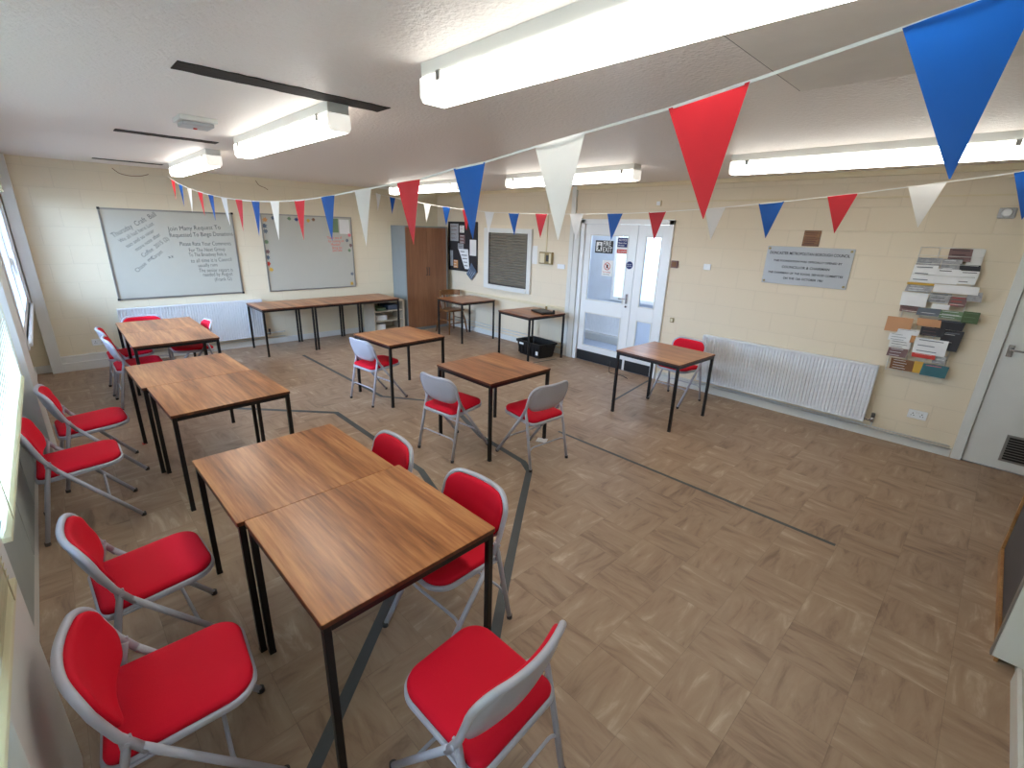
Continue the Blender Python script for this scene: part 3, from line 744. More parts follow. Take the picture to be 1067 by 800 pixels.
# ------------------------------------------------------------------ radiators
def radiator(L, label, loc, rz):
    t = thing('radiator', label, 'radiator', loc, rz)
    bm = bmesh.new(); z0, z1 = .16, .745; n = int(L / .033)
    xs = []
    for k in range(n):
        a = L * k / n; p = L / n
        for d, y in ((0, -.085), (.30, -.085), (.42, -.072), (.86, -.072), (.98, -.085)): xs.append((a + p * d, y))
    xs.append((L, -.085))
    lo = [bm.verts.new((x, y, z0 + .03)) for x, y in xs]; hi = [bm.verts.new((x, y, z1 - .035)) for x, y in xs]
    lo2 = [bm.verts.new((x, -.088, z0)) for x, y in xs]; hi2 = [bm.verts.new((x, -.088, z1)) for x, y in xs]
    for k in range(len(xs) - 1):
        bm.faces.new((lo[k], lo[k + 1], hi[k + 1], hi[k])); bm.faces.new((lo2[k], lo2[k + 1], lo[k + 1], lo[k])); bm.faces.new((hi[k], hi[k + 1], hi2[k + 1], hi2[k]))
    obj('front_panel', bm, M['radiator'], t)
    B('back_panel', M['radiator'], t, (0, L, -.036, -.028, z0, z1))
    bm = bmesh.new()
    box(bm, -.004, L + .004, -.09, -.026, z1 - .002, z1 + .012, bev=.003)
    box(bm, -.005, 0, -.09, -.026, z0, z1); box(bm, L, L + .005, -.09, -.026, z0, z1)
    obj('top_grille', bm, M['radiator'], t)
    bm = bmesh.new()
    for x in (.2, L - .2): box(bm, x - .015, x + .015, -.03, 0, z0 + .05, z1 - .05)
    obj('wall_bracket', bm, M['radiator'], t)
    bm = bmesh.new()
    cyl(bm, (L + .07, -.05, z0 + .035), .016, .05, 'z', 12); cyl(bm, (L + .035, -.05, z0 + .022), .009, .08, 'x', 10)
    v = obj('valve', bm, M['chrome'], t)
    bm = bmesh.new(); cyl(bm, (L + .07, -.05, z0 + .08), .017, .045, 'z', 12); obj('valve_head', bm, M['dark_cap'], v)
    return t
radiator(1.79, 'long white panel radiator on the door wall under the metal plaque', (5.82, -.004, 0), 0)
radiator(1.80, 'white panel radiator on the end wall under the handwriting whiteboard', (.004, -5.31, 0), PI / 2)
bm = bmesh.new()
tube(bm, [(5.24, -.045, .13), (5.7, -.045, .12), (7.65, -.045, .115), (8.30, -.045, .115)], .0075, 8)
tube(bm, [(5.24, -.045, .105), (8.30, -.045, .09)], .0075, 8)
tube(bm, fillet([(7.685, -.05, .17), (7.685, -.05, .118)], .01), .0065, 8)
tag(obj('heating_pipes', bm, M['pipe']), 'twin white heating pipes along the skirting under the long radiator', 'pipes')
bm = bmesh.new()
tube(bm, [(.3, -.045, .20), (3.45, -.045, .20)], .009, 8); tube(bm, [(.3, -.045, .15), (3.45, -.045, .15)], .009, 8)
tag(obj('heating_pipes', bm, M['pipe']), 'twin white heating pipes along the wall behind the two tables under the shutter', 'pipes')
bm = bmesh.new()
tube(bm, [(.04, -5.28, .12), (.04, -3.20, .12)], .0085, 8); tube(bm, fillet([(.05, -3.50, .195), (.05, -3.28, .195), (.05, -3.20, .195)], .01), .008, 8)
tag(obj('heating_pipes', bm, M['pipe']), 'heating pipes low on the end wall below the radiator', 'pipes')

# ------------------------------------------------------------------ double doors
t = thing('door_1', None, None); t['kind'] = 'structure'; t['label'] = 'white glazed double doors with unequal leaves'
B('door_frame', M['upvc'], t, (3.71, 3.775, -.03, .12, 0, 2.117), (5.125, 5.19, -.03, .12, 0, 2.117), (3.71, 5.19, -.03, .12, 2.06, 2.125), bev=.004)
def leaf(x0, x1, gx0, gx1, name):
    lf = B(name, M['upvc'], t, (x0, gx0, .0, .045, .004, 2.055), (gx1, x1, .0, .045, .004, 2.055), (gx0, gx1, .0, .045, 1.91, 2.055), (gx0, gx1, .0, .045, .77, .955), (gx0, gx1, .0, .045, .004, .245), bev=.003)
    B('glass_pane', M['glass'], lf, (gx0, gx1, .02, .026, .955, 1.91), (gx0, gx1, .02, .026, .245, .77))
    bm = bmesh.new(); w = .014
    for z0, z1 in ((.955, 1.91), (.245, .77)):
        box(bm, gx0, gx1, -.006, .0, z1 - w, z1); box(bm, gx0, gx1, -.006, .0, z0, z0 + w); box(bm, gx0, gx0 + w, -.006, 0, z0 + w, z1 - w); box(bm, gx1 - w, gx1, -.006, 0, z0 + w, z1 - w)
    obj('glazing_bead', bm, M['trim'], lf)
    B('kick_plate', M['black_plastic'], lf, (x0 + .004, x1 - .03, -.008, .0, .006, .16), bev=.002)
    return lf
l1 = leaf(3.78, 4.665, 3.875, 4.535, 'door_leaf'); l2 = leaf(4.672, 5.12, 4.79, 5.04, 'door_leaf')
bm = bmesh.new(); box(bm, 4.585, 4.615, -.02, -.001, .98, 1.12, bev=.003); tube(bm, fillet([(4.60, -.02, 1.05), (4.60, -.055, 1.05), (4.49, -.055, 1.045)], .015), .008, 8); obj('door_handle', bm, M['chrome'], l1)
bm = bmesh.new(); cyl(bm, (4.60, -.012, .94), .015, .022, 'y', 12); obj('lock', bm, M['chrome'], l1)
# signs on the glass (things)
t = thing('fire_exit_sign', 'black and white sign with running figure and words FIRE EXIT on the door glass', 'sign', (0, 0, 0))
B('backing', M['black_ink'], t, (3.965, 4.275, .011, .016, 1.655, 1.832), bev=.002)
B('white_square', M['p_white'], t, (3.985, 4.085, .0095, .011, 1.68, 1.81))
bm = bmesh.new()
box(bm, 4.02, 4.06, .0085, .0095, 1.70, 1.765); cyl(bm, (4.042, .009, 1.785), .011, .001, 'y', 10)
tube(bm, [(4.035, .009, 1.76), (4.005, .009, 1.735)], .005, 5); tube(bm, [(4.05, .009, 1.76), (4.075, .009, 1.74)], .005, 5); tube(bm, [(4.03, .009, 1.71), (4.005, .009, 1.69)], .006, 5); tube(bm, [(4.05, .009, 1.71), (4.075, .009, 1.685)], .006, 5)
obj('running_figure', bm, M['black_ink'], t)
text('lettering', 'FIRE', .098, (4.10, .0095, 1.755), 'Y', M['p_white'], t, 0, .78, bold=.0003)
text('lettering', 'EXIT', .098, (4.10, .0095, 1.675), 'Y', M['p_white'], t, 0, .82, bold=.0003)
t = thing('door_notice', 'small blue and red notice stuck at the top right of the door glass', 'sign')
B('blue_panel', M['p_navy'], t, (4.345, 4.53, .012, .016, 1.752, 1.878)); B('red_panel', M['p_red'], t, (4.345, 4.53, .012, .016, 1.672, 1.722))
B('white_panel', M['p_white'], t, (4.34, 4.535, .0162, .018, 1.66, 1.885))
text('lettering', 'NOTICE', .04, (4.36, .0115, 1.835), 'Y', M['p_white'], t, 0, .95); text('lettering', 'Please close', .03, (4.36, .0115, 1.80), 'Y', M['p_white'], t, 0, .9); text('lettering', 'this door', .03, (4.36, .0115, 1.768), 'Y', M['p_white'], t, 0, .9)
text('lettering', 'NO ENTRY', .034, (4.36, .0115, 1.685), 'Y', M['p_white'], t, 0, .9)
t = thing('prohibition_notice', 'white paper notice with a red ring symbol on the door glass', 'sign')
B('sheet', M['p_white'], t, (4.115, 4.30, .013, .016, 1.335, 1.56))
bm = bmesh.new()
bmesh.ops.create_circle(bm, segments=28, radius=.05); bm2 = bm
ring = [(4.205 + .05 * math.cos(a), .0125, 1.475 + .05 * math.sin(a)) for a in [2 * PI * k / 28 for k in range(29)]]
bm.free(); bm = bmesh.new(); tube(bm, ring, .005, 5, caps=False); tube(bm, [(4.17, .0125, 1.51), (4.24, .0125, 1.44)], .004, 5); obj('red_ring', bm, M['p_red'], t)
B('symbol', M['black_ink'], t, (4.19, 4.222, .0118, .0128, 1.45, 1.50)); text('lettering', 'No smoking', .026, (4.135, .0122, 1.385), 'Y', M['p_red'], t, 0, 1.); text('lettering', 'in this building', .02, (4.135, .0122, 1.355), 'Y', M['black_ink'], t, 0, 1.)
t = thing('round_door_sign', 'round dark blue sign on the white door stile above the handle', 'sign')
bm = bmesh.new(); cyl(bm, (4.585, -.003, 1.517), .052, .005, 'y', 28); obj('disc', bm, M['p_navy'], t)
text('lettering', 'Fire door', .020, (4.585, -.006, 1.521), 'Y', M['p_white'], t, 0, 1., 'CENTER'); text('lettering', 'keep shut', .020, (4.585, -.006, 1.497), 'Y', M['p_white'], t, 0, 1., 'CENTER')

# corridor seen through the glass
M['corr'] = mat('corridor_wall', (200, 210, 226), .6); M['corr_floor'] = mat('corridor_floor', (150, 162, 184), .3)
struct('wall_corridor_far', M['corr'], (2.0, 9.8, 1.4, 1.5, 0, CH), (2.0, 2.1, .16, 1.4, 0, CH), (9.7, 9.8, .16, 1.4, 0, CH))
struct('floor_corridor', M['corr_floor'], (2.0, 9.8, 0, 1.5, -.1, -.001))
struct('trim_10', M['trim'], (2.1, 3.9, 1.32, 1.40, 0, .12), (2.1, 3.9, 1.28, 1.40, .12, .15), label='white pipe boxing along the corridor wall')
M['frosted'] = mat('frosted_glowing_glass', (225, 238, 246), .4, emit=(206, 228, 244), es=.75)  # pane glows by itself, standing in for daylight behind frosted glass
t = thing('window_4', None, None); t['kind'] = 'structure'; t['label'] = 'tall frosted corridor window seen through the doors'
B('window_frame', M['upvc'], t, (3.40, 3.46, 1.36, 1.40, .85, 2.2), (4.38, 4.44, 1.36, 1.40, .85, 2.2), (3.40, 4.44, 1.36, 1.40, .80, .86), (3.40, 4.44, 1.36, 1.40, 2.14, 2.2), (3.86, 3.92, 1.36, 1.40, .86, 2.14), bev=.003)
B('pane', M['frosted'], t, (3.46, 4.38, 1.385, 1.395, .86, 2.14))
radiator(1.25, 'white radiator in the corridor, seen through the lower glass of the door', (2.45, 1.395, 0), 0)
al = bpy.data.lights.new('corridor_fill', 'AREA'); al.energy = 42; al.size = .8; al.color = (.86, .93, 1.)  # unseen area light, added to brighten the corridor behind the doors
ao = bpy.data.objects.new('corridor_fill', al); COL.objects.link(ao); ao.location = (4.3, .75, 2.5)

# ------------------------------------------------------------------ door at right
t = thing('door_2', None, None); t['kind'] = 'structure'; t['label'] = 'white flush door with chrome lever and low black vent'
B('door_frame', M['trim'], t, (8.325, 8.40, -.025, .1, 0, 2.12), (9.20, 9.275, -.025, .1, 0, 2.12), (8.325, 9.275, -.025, .1, 2.05, 2.12), bev=.004)
lf = B('door_leaf', M['trim'], t, (8.404, 9.197, .0, .045, .006, 2.047), bev=.003)
B('door_stop', M['trim'], t, (8.40, 8.42, .046, .07, 0, 2.05), (9.18, 9.20, .046, .07, 0, 2.05), (8.40, 9.20, .046, .07, 2.03, 2.05), (8.40, 9.20, .046, .07, 0, .012))
B('vent_frame', M['alu'], lf, (8.63, 8.98, -.008, 0, .09, .34), bev=.003)
bm = bmesh.new()
for k in range(9): box(bm, 8.65, 8.96, -.010, -.004, .11 + k * .024, .128 + k * .024)
obj('vent_grille', bm, M['black_plastic'], lf)
bm = bmesh.new(); box(bm, 8.438, 8.478, -.012, 0, 1.02, 1.125, bev=.003); tube(bm, fillet([(8.458, -.01, 1.085), (8.458, -.055, 1.085), (8.57, -.055, 1.08)], .018), .009, 8); obj('door_handle', bm, M['chrome'], lf)

# ------------------------------------------------------------------ serving hatch with shutter
t = thing('shutter_hatch', 'grey roller shutter in a white frame left of the double doors', 'shutter', (0, 0, 0))
B('hatch_frame', M['trim'], t, (1.50, 1.625, -.04, 0, .90, 1.96), (2.61, 2.70, -.04, 0, .90, 1.96), (1.625, 2.61, -.04, 0, 1.885, 1.96), (1.625, 2.61, -.055, 0, .90, .975), bev=.004)
bm = bmesh.new(); z = .975; pr = []
while z < 1.885:
    pr += [(z, -.008), (z + .010, -.022), (z + .030, -.022), (z + .040, -.008)]; z += .0455
vs = [[bm.verts.new((x, y, z_)) for z_, y in pr] for x in (1.625, 2.61)]
for k in range(len(pr) - 1): bm.faces.new((vs[0][k], vs[1][k], vs[1][k + 1], vs[0][k + 1]))
obj('shutter_slats', bm, M['shutter'], t)
B('shutter_bottom_rail', M['dark_cap'], t, (1.625, 2.61, -.03, -.004, .975, 1.0), bev=.003)
B('guide_rail', M['dark_cap'], t, (1.625, 1.645, -.03, -.004, 1.0, 1.885), (2.59, 2.61, -.03, -.004, 1.0, 1.885))

# noticeboard and its papers
t = thing('noticeboard', 'dark felt noticeboard on the wall between cupboard and shutter', 'noticeboard', (0, 0, 0))
B('felt', M['noticeboard'], t, (.41, 1.275, -.018, 0, 1.15, 2.05))
B('frame', M['black_plastic'], t, (.40, .42, -.025, 0, 1.14, 2.06), (1.265, 1.285, -.025, 0, 1.14, 2.06), (.42, 1.265, -.025, 0, 2.04, 2.06), (.42, 1.265, -.025, 0, 1.14, 1.16), bev=.002)
def paper(name, quad, m, y, label, cat='paper', lines=0, mi='p_slate', group=None, curl=0.):
    t = thing(name, label, cat, (0, 0, 0), 0, group)
    bm = bmesh.new(); n = 6
    P_ = [Vector((q[0], 0, q[1])) for q in quad]   # bl, br, tr, tl
    g_ = []
    for i in range(n + 1):
        row = []
        for j in range(n + 1):
            u, v = i / n, j / n
            p = (P_[0] * (1 - u) + P_[1] * u) * (1 - v) + (P_[3] * (1 - u) + P_[2] * u) * v
            row.append(bm.verts.new((p.x, y - curl * (u - .5) ** 2 * 4 * .5 - .0, p.z)))
        g_.append(row)
    for i in range(n):
        for j in range(n):
            f = bm.faces.new((g_[i][j], g_[i + 1][j], g_[i + 1][j + 1], g_[i][j + 1])); f.smooth = curl > 0
    obj('sheet', bm, m, t)
    lines = 3 if lines == 2 else lines
    if lines:
        bm = bmesh.new()
        for k in range(lines):
            v = .85 - .7 * k / max(1, lines - 1); u0, u1 = .12, random.uniform(.6, .88)
            a = (P_[0] * (1 - u0) + P_[1] * u0) * (1 - v) + (P_[3] * (1 - u0) + P_[2] * u0) * v
            b_ = (P_[0] * (1 - u1) + P_[1] * u1) * (1 - v) + (P_[3] * (1 - u1) + P_[2] * u1) * v
            h = .05 * (P_[3] - P_[0]).length / max(3, lines) * 3
            yy = y - .003 - curl * .5
            vv = [bm.verts.new((a.x, yy, a.z)), bm.verts.new((b_.x, yy, b_.z)), bm.verts.new((b_.x, yy, b_.z + h)), bm.verts.new((a.x, yy, a.z + h))]
            bm.faces.new(vv)
        obj('print', bm, M[mi], t)
    return t
R4 = lambda a, b_, c, d: [(a, c), (b_, c), (b_, d), (a, d)]
paper('pinned_poster', R4(.46, .72, 1.70, 2.02), M['grey_paper'], -.021, 'grey printed poster at the top left of the noticeboard', 'poster', 4, 'p_photo')
paper('pinned_photo', R4(.76, .90, 1.86, 1.99), M['white_paper'], -.021, 'small white photo sheet at the top of the noticeboard', 'photo', 3, 'p_black')
paper('pinned_photo', R4(.76, .92, 1.66, 1.82), M['p_photo'], -.021, 'small pinkish photo below the top white sheet on the noticeboard', 'photo', 2, 'p_white')
paper('pinned_note', R4(.70, .88, 1.55, 1.66), M['grey_paper'], -.022, 'small grey note in the middle of the noticeboard', 'note', 3, 'p_black')
paper('pinned_list', [(.92, 1.19), (1.06, 1.19), (1.02, 1.56), (.72, 1.56)], M['p_white'], -.024, 'long white paper with black shapes, pinned down the middle of the noticeboard', 'paper', 5, 'p_black')
paper('pinned_sheet', R4(1.07, 1.26, 1.45, 1.74), M['white_paper'], -.022, 'plain white sheet at the right of the noticeboard, under the blue pennant', 'paper', 0)
paper('pinned_sheet', R4(.45, .54, 1.22, 1.52), M['grey_paper'], -.021, 'narrow pale sheet at the lower left of the noticeboard', 'paper', 0)
paper('pinned_photo', R4(.56, .70, 1.19, 1.34), M['p_orange'], -.022, 'small orange and white picture at the bottom of the noticeboard', 'photo', 3, 'p_white')
paper('hanging_leaflet', [(1.13, .99), (1.29, 1.16), (1.13, 1.32), (.98, 1.10)], M['p_bluegrey'], -.032, 'bluish leaflet hanging askew from the lower right corner of the noticeboard', 'leaflet', 4, 'p_white')
# small wall boxes
t = thing('control_box', 'brass coloured wall control box at the end of a conduit, right of the shutter', 'control box', (3.035, 0, 1.52))
B('case', M['brass'], t, (-.135, .135, -.05, 0, -.095, .095), bev=.006); B('left_cover', M['conduit'], t, (-.115, -.01, -.058, -.05, -.075, .075), bev=.003); B('right_cover', M['dark_cap'], t, (.02, .075, -.056, -.05, -.05, .05), bev=.003); B('side_cover', M['conduit'], t, (.085, .125, -.056, -.05, -.075, .075), bev=.003)
paper('wall_notice', R4(2.70, 2.82, 1.41, 1.70), M['white_paper'], -.006, 'framed white notice between shutter frame and control box', 'notice', 0)
B('conduit', M['conduit'], None, (3.0, 3.022, -.014, 0, 1.62, CH - .05)); tag(bpy.data.objects['conduit'], 'cream vertical conduit from ceiling down to the control box', 'conduit')
o = B('wall_trunking', M['conduit'], None, (.52, 3.49, -.025, 0, .73, .775), bev=.003); tag(o, 'cream horizontal trunking on the wall behind the two small tables', 'trunking')
o = B('wall_trunking', M['conduit'], None, (5.22, 8.3, -.012, 0, 2.33, 2.345), bev=.002); tag(o, 'thin cream trunking high on the wall above the plaque', 'trunking')
t = thing('fire_alarm_point', 'small dark red break glass point right of the double doors', 'alarm point', (5.262, 0, 1.578)); B('case', M['p_photo'], t, (-.045, .045, -.03, 0, -.045, .045), bev=.004); B('glass_front', M['p_brown'], t, (-.03, .03, -.034, -.03, -.03, .03))
t = thing('door_stop_box', 'tiny brass box on the wall above the lone chair', 'box', (5.33, 0, .86)); B('case', M['brass'], t, (-.025, .025, -.02, 0, -.03, .03), bev=.003); B('cover', M['conduit'], t, (-.015, .015, -.024, -.02, -.02, .02))
t = thing('alarm_sounder', 'pale round cornered sensor high on the wall left of the right hand door', 'sensor', (8.15, 0, 2.19)); B('base', M['steel_plate'], t, (-.055, .055, -.02, 0, -.04, .045), bev=.012)
bm = bmesh.new(); cyl(bm, (0, -.028, .005), .028, .018, 'y', 18, .034); obj('dome', bm, M['upvc'], t)
t = thing('wall_switch_box', 'small square pale box high on the wall above the double doors', 'box', (4.93, 0, 2.32)); B('case', M['conduit'], t, (-.035, .035, -.025, 0, -.035, .035), bev=.004); B('cover', M['upvc'], t, (-.025, .025, -.028, -.025, -.025, .025))

# plaques
t = thing('metal_plaque', 'brushed metal opening plaque with five lines of black lettering', 'plaque', (6.757, 0, 1.655))
B('plate', M['steel_plate'], t, (-.41, .41, -.012, -.001, -.20, .20), bev=.002)
bm = bmesh.new()
for x in (-.385, .385):
    for z in (-.175, .175): cyl(bm, (x, -.016, z), .012, .012, 'y', 12)
obj('screw', bm, M['brass'], t)
for s, z, sz in (('DONCASTER METROPOLITAN BOROUGH COUNCIL', .117, .040), ('THIS FOUNDATION WAS OFFICIALLY OPENED BY', .040, .029), ('COUNCILLOR & CHAIRMAN', -.026, .036), ('THE CHAIRMAN OF THE SOCIAL SERVICES COMMITTEE', -.088, .029), ('ON THE 12th OCTOBER 1981', -.143, .030)):
    text('lettering', s, sz, (0, -.0125, z), 'Y', M['black_ink'], t, 0, 1. if sz < .033 else .80 if sz > .038 else 1., 'CENTER', bold=.0008)
t = thing('wooden_plaque', 'small brown wooden plate just above the metal plaque', 'plaque', (6.755, 0, 1.945))
B('plate', M['chair_wood'], t, (-.078, .078, -.012, 0, -.078, .08), bev=.002)
bm = bmesh.new()
for k in range(6): box(bm, -.06, .055 - .01 * (k % 3), -.0135, -.0118, .052 - k * .021, .060 - k * .021)
obj('engraved_lines', bm, M['top_edge'], t)

# leaflet rack
t = thing('leaflet_rack', 'white wire leaflet rack hanging on the wall beside the right hand door', 'rack', (0, 0, 0))
bm = bmesh.new(); ys = -.012
for x in (7.665, 7.80, 7.94, 8.085): tube(bm, [(x, ys, .72), (x, ys, 1.90)], .003, 6)
tube(bm, [(7.665, ys, 1.90), (8.085, ys, 1.90)], .003, 6)
tiers = [1.78, 1.61, 1.44, 1.27, 1.10, .93, .76]
for z in tiers:
    tube(bm, fillet([(7.665, ys, z - .02), (7.665, -.065, z - .02), (8.085, -.065, z - .02), (8.085, ys, z - .02)], .01), .0025, 6)
    tube(bm, fillet([(7.665, ys, z + .05), (7.665, -.068, z + .05), (8.085, -.068, z + .05), (8.085, ys, z + .05)], .01), .0025, 6)
obj('wire_frame', bm, M['trim'], t)
def leafl(x0, x1, z0, z1, m, y, label, lines=3, mi='p_slate', sk=0., curl=0.):
    q = [(x0 - sk, z0), (x1 - sk, z0 + sk * .2), (x1, z1), (x0, z1 - sk * .2)]
    return paper('leaflet', q, M[m], y, label, 'leaflet', lines, mi, 'leaflets and papers in the wall rack', curl)
LB = [
 (7.868, 8.02, 1.79, 1.895, 'p_photo', -.035, 'dark pinkish photo leaflet at the top right of the wall rack', 2, 'p_black'),
 (8.0, 8.10, 1.76, 1.90, 'white_paper', -.03, 'plain white leaflet standing in the top right corner of the rack', 0, 'p_slate'),
 (7.67, 7.84, 1.72, 1.81, 'grey_paper', -.045, 'grey folded newspaper at the top left of the rack', 2, 'p_slate'),
 (7.84, 7.975, 1.71, 1.805, 'grey_paper', -.05, 'grey newspaper in the second row, middle of the rack', 2, 'p_white'),
 (7.965, 8.10, 1.715, 1.765, 'p_black', -.055, 'black covered leaflet in the second row, right of the rack', 0, 'p_slate'),
 (7.66, 7.83, 1.585, 1.745, 'p_white', -.060, 'white leaflet with round emblem at the left of the second row', 3, 'p_slate'),
 (7.825, 7.985, 1.59, 1.72, 'p_white', -.064, 'white leaflet under a black header, middle of the second row', 1, 'p_black'),
 (7.985, 8.11, 1.60, 1.715, 'p_white', -.060, 'white leaflet with black blocks at the right of the second row', 3, 'p_black'),
 (7.645, 7.84, 1.565, 1.585, 'p_yellow', -.072, 'thin orange yellow leaflet edge below the white leaflets', 0, 'p_slate'),
 (7.65, 7.84, 1.50, 1.565, 'grey_paper', -.055, 'grey striped leaflet under the orange edge', 2, 'p_white'),
 (7.84, 8.14, 1.515, 1.585, 'p_white', -.085, 'large white sheet flopping out of the third row of the rack', 0, 'p_slate'),
 (7.63, 7.82, 1.37, 1.495, 'p_white', -.078, 'crumpled white sheet at the left of the third row', 0, 'p_slate'),
 (7.83, 7.98, 1.42, 1.505, 'grey_paper', -.06, 'grey patterned leaflet behind the small white card', 3, 'p_black'),
 (7.975, 8.09, 1.40, 1.49, 'p_photo', -.066, 'leaflet with dark and red photos in the third row', 3, 'p_red'),
 (8.075, 8.17, 1.46, 1.54, 'grey_paper', -.072, 'crumpled grey paper sticking out of the right side of the rack', 0, 'p_slate'),
 (7.867, 7.99, 1.366, 1.412, 'p_white', -.082, 'small white card in the centre of the rack', 0, 'p_slate'),
 (7.64, 7.79, 1.31, 1.37, 'p_photo', -.055, 'brown striped leaflet below the crumpled white sheet', 2, 'p_black'),
 (7.78, 7.94, 1.295, 1.365, 'p_slate', -.068, 'dark grey leaflet in the fourth row of the rack', 0, 'p_slate'),
 (7.93, 8.09, 1.29, 1.36, 'p_leaf', -.06, 'pale green leaflet in the fourth row of the rack', 2, 'p_white'),
 (8.09, 8.20, 1.27, 1.372, 'p_green', -.08, 'dark green booklet sticking out of the right side of the rack', 2, 'p_leaf'),
 (7.575, 7.77, 1.115, 1.255, 'p_kraft', -.085, 'brown envelope poking out of the left side of the rack', 0, 'p_slate'),
 (7.795, 7.965, 1.20, 1.268, 'p_kraft', -.082, 'tilted brown envelope in the middle of the rack', 0, 'p_slate'),
 (7.94, 8.13, 1.19, 1.275, 'p_black', -.07, 'black leaflet in the fifth row right of the brown envelopes', 1, 'p_slate'),
 (7.84, 8.01, 1.115, 1.195, 'p_black', -.075, 'black leaflet with a photo strip in the middle of the rack', 2, 'p_photo'),
 (8.0, 8.14, 1.00, 1.19, 'p_black', -.066, 'large black leaflet at the lower right of the rack', 1, 'p_slate'),
 (7.68, 7.84, 1.10, 1.15, 'p_white', -.088, 'narrow white leaflet under the brown envelope', 1, 'p_slate'),
 (7.625, 7.79, 1.03, 1.10, 'p_white', -.078, 'white printed leaflet left in the sixth row', 2, 'p_slate'),
 (7.77, 7.825, 1.03, 1.11, 'p_orange', -.076, 'small orange leaflet next to the white printed one', 0, 'p_slate'),
 (7.825, 8.06, .945, 1.09, 'p_white', -.085, 'large white leaflet low in the middle of the rack', 3, 'p_slate'),
 (7.64, 7.80, .96, 1.03, 'white_paper', -.07, 'white leaflet with dark heading low at the left of the rack', 3, 'p_black'),
 (7.65, 7.80, .875, .96, 'p_photo', -.078, 'dark photo leaflet low at the left of the rack', 3, 'p_white'),
 (7.83, 8.0, .905, .945, 'p_red', -.09, 'leaflet with red stripe near the bottom of the rack', 1, 'p_white'),
 (7.99, 8.08, .87, .95, 'grey_paper', -.07, 'grey leaflet at the lower right above the teal booklet', 2, 'p_white'),
 (7.69, 7.87, .755, .86, 'p_brown', -.075, 'bottom row leaflet with a collage of small photos', 4, 'p_white'),
 (7.87, 7.94, .755, .865, 'p_yellow', -.078, 'small yellow booklet in the bottom row of the rack', 1, 'p_orange'),
 (7.935, 8.12, .745, .86, 'p_teal', -.082, 'teal booklet at the bottom right of the rack', 1, 'p_pink')]
for a in LB: leafl(*a[:4], a[4], a[5], a[6], a[7], a[8], sk=random.uniform(-.008, .012), curl=random.uniform(0, .012))

# ------------------------------------------------------------------ cupboard
t = thing('cupboard', 'tall cupboard with brown double doors and grey steel sides in the corner', 'cupboard', (0, 0, 0))
y0, y1, xf, zt = -1.085, -.13, .50, 1.955
B('carcass', M['cup_side'], t, (.02, xf - .02, y0, y1, .0, zt), bev=.004)
B('rim', M['cup_side'], t, (xf - .02, xf + .004, y0, y0 + .015, .02, zt), (xf - .02, xf + .004, y1 - .03, y1, .02, zt), (xf - .02, xf + .004, y0 + .015, y1 - .03, zt - .025, zt), bev=.002)
ym = (y0 + y1) / 2
for a, b_, s in ((y0 + .017, ym - .0015, 1), (ym + .0015, y1 - .032, -1)):
    d = B('door', M['cup_door'], t, (xf - .019, xf + .002, a, b_, .06, zt - .027), bev=.002)
    yy = (ym - .028) if s > 0 else (ym + .028)
    bm = bmesh.new(); tube(bm, fillet([(xf + .002, yy, 1.06), (xf + .03, yy, 1.06), (xf + .03, yy, 1.20), (xf + .002, yy, 1.20)], .012), .006, 8); obj('handle', bm, M['dark_cap'], d)
B('plinth', M['black_plastic'], t, (.04, xf - .03, y0 + .01, y1 - .01, 0, .06))
# small shelf unit under the row of tables
t = thing('small_shelf_unit', 'small pale shelf unit standing under the right table of the end wall row', 'shelf unit', (.30, -1.42, 0))
for x in ((-.25, -.235), (.235, .25)): pass
B('side_panel', M['pale_wood'], t, (-.2, .2, -.36, -.34, 0, .63)); B('side_panel', M['pale_wood'], t, (-.2, .2, .23, .27, 0, .63)); B('back_panel', M['pale_wood'], t, (-.2, -.19, -.34, .23, 0, .63))
for z in (.06, .25, .43, .60): B('shelf', M['pale_wood'], t, (-.19, .2, -.34, .23, z, z + .02))
for (a, b_, z0, z1, m, n, lb, c) in ((-.30, -.08, .27, .36, 'p_white', 'paper_stack', 'stack of white paper in the small shelf unit', 'papers'), (-.05, .15, .45, .54, 'p_bluegrey', 'box_file', 'blue grey box on the small shelf unit', 'box'), (-.30, -.12, .08, .20, 'p_white', 'storage_box', 'white box at the bottom of the small shelf unit', 'box'), (-.28, -.10, .45, .50, 'p_leaf', 'folded_cloth', 'greenish folded cloth on the small shelf unit', 'cloth')):
    o = B(n, M[m], None, (.14, .46, -1.42 + a, -1.42 + b_, z0, z1), bev=.008); tag(o, lb, c)

# ------------------------------------------------------------------ wooden captain chair at table by cupboard
t = thing('wooden_chair', 'brown wooden spindle back chair tucked behind the table beside the cupboard', 'chair', (.98, -.40, 0), -PI / 2)
bm = bmesh.new()
loft(bm, [[(a * (1 - i), b_, z) for a, b_ in rrect(.42, .40, (.09, .09, .05, .05), 6, i)] for i, z in ((.01, .425), (0, .43), (0, .450), (.012, .456), (.08, .450))]); obj('seat', bm, M['chair_wood'], t)
for sx in (-1, 1):
    for sy in (-1, 1):
        bm = bmesh.new(); tube(bm, [(sx * .15, sy * .14, .43), (sx * .19, sy * .185, .22), (sx * .215, sy * .215, 0)], [.014, .019, .013], 10); obj('leg', bm, M['chair_wood'], t)
bm = bmesh.new()
arc = [(.24 * math.sin(a), -.20 * math.cos(a) * 1.0, .0) for a in [D(-80) + D(160) * k / 16 for k in range(17)]]
rings = [[(x, y - .0, .70), (x * .93, y * .93, .70), (x * .93, y * .93, .80), (x, y, .80)] for x, y, _ in arc]
loft(bm, rings, smooth=False); obj('crest_rail', bm, M['chair_wood'], t)
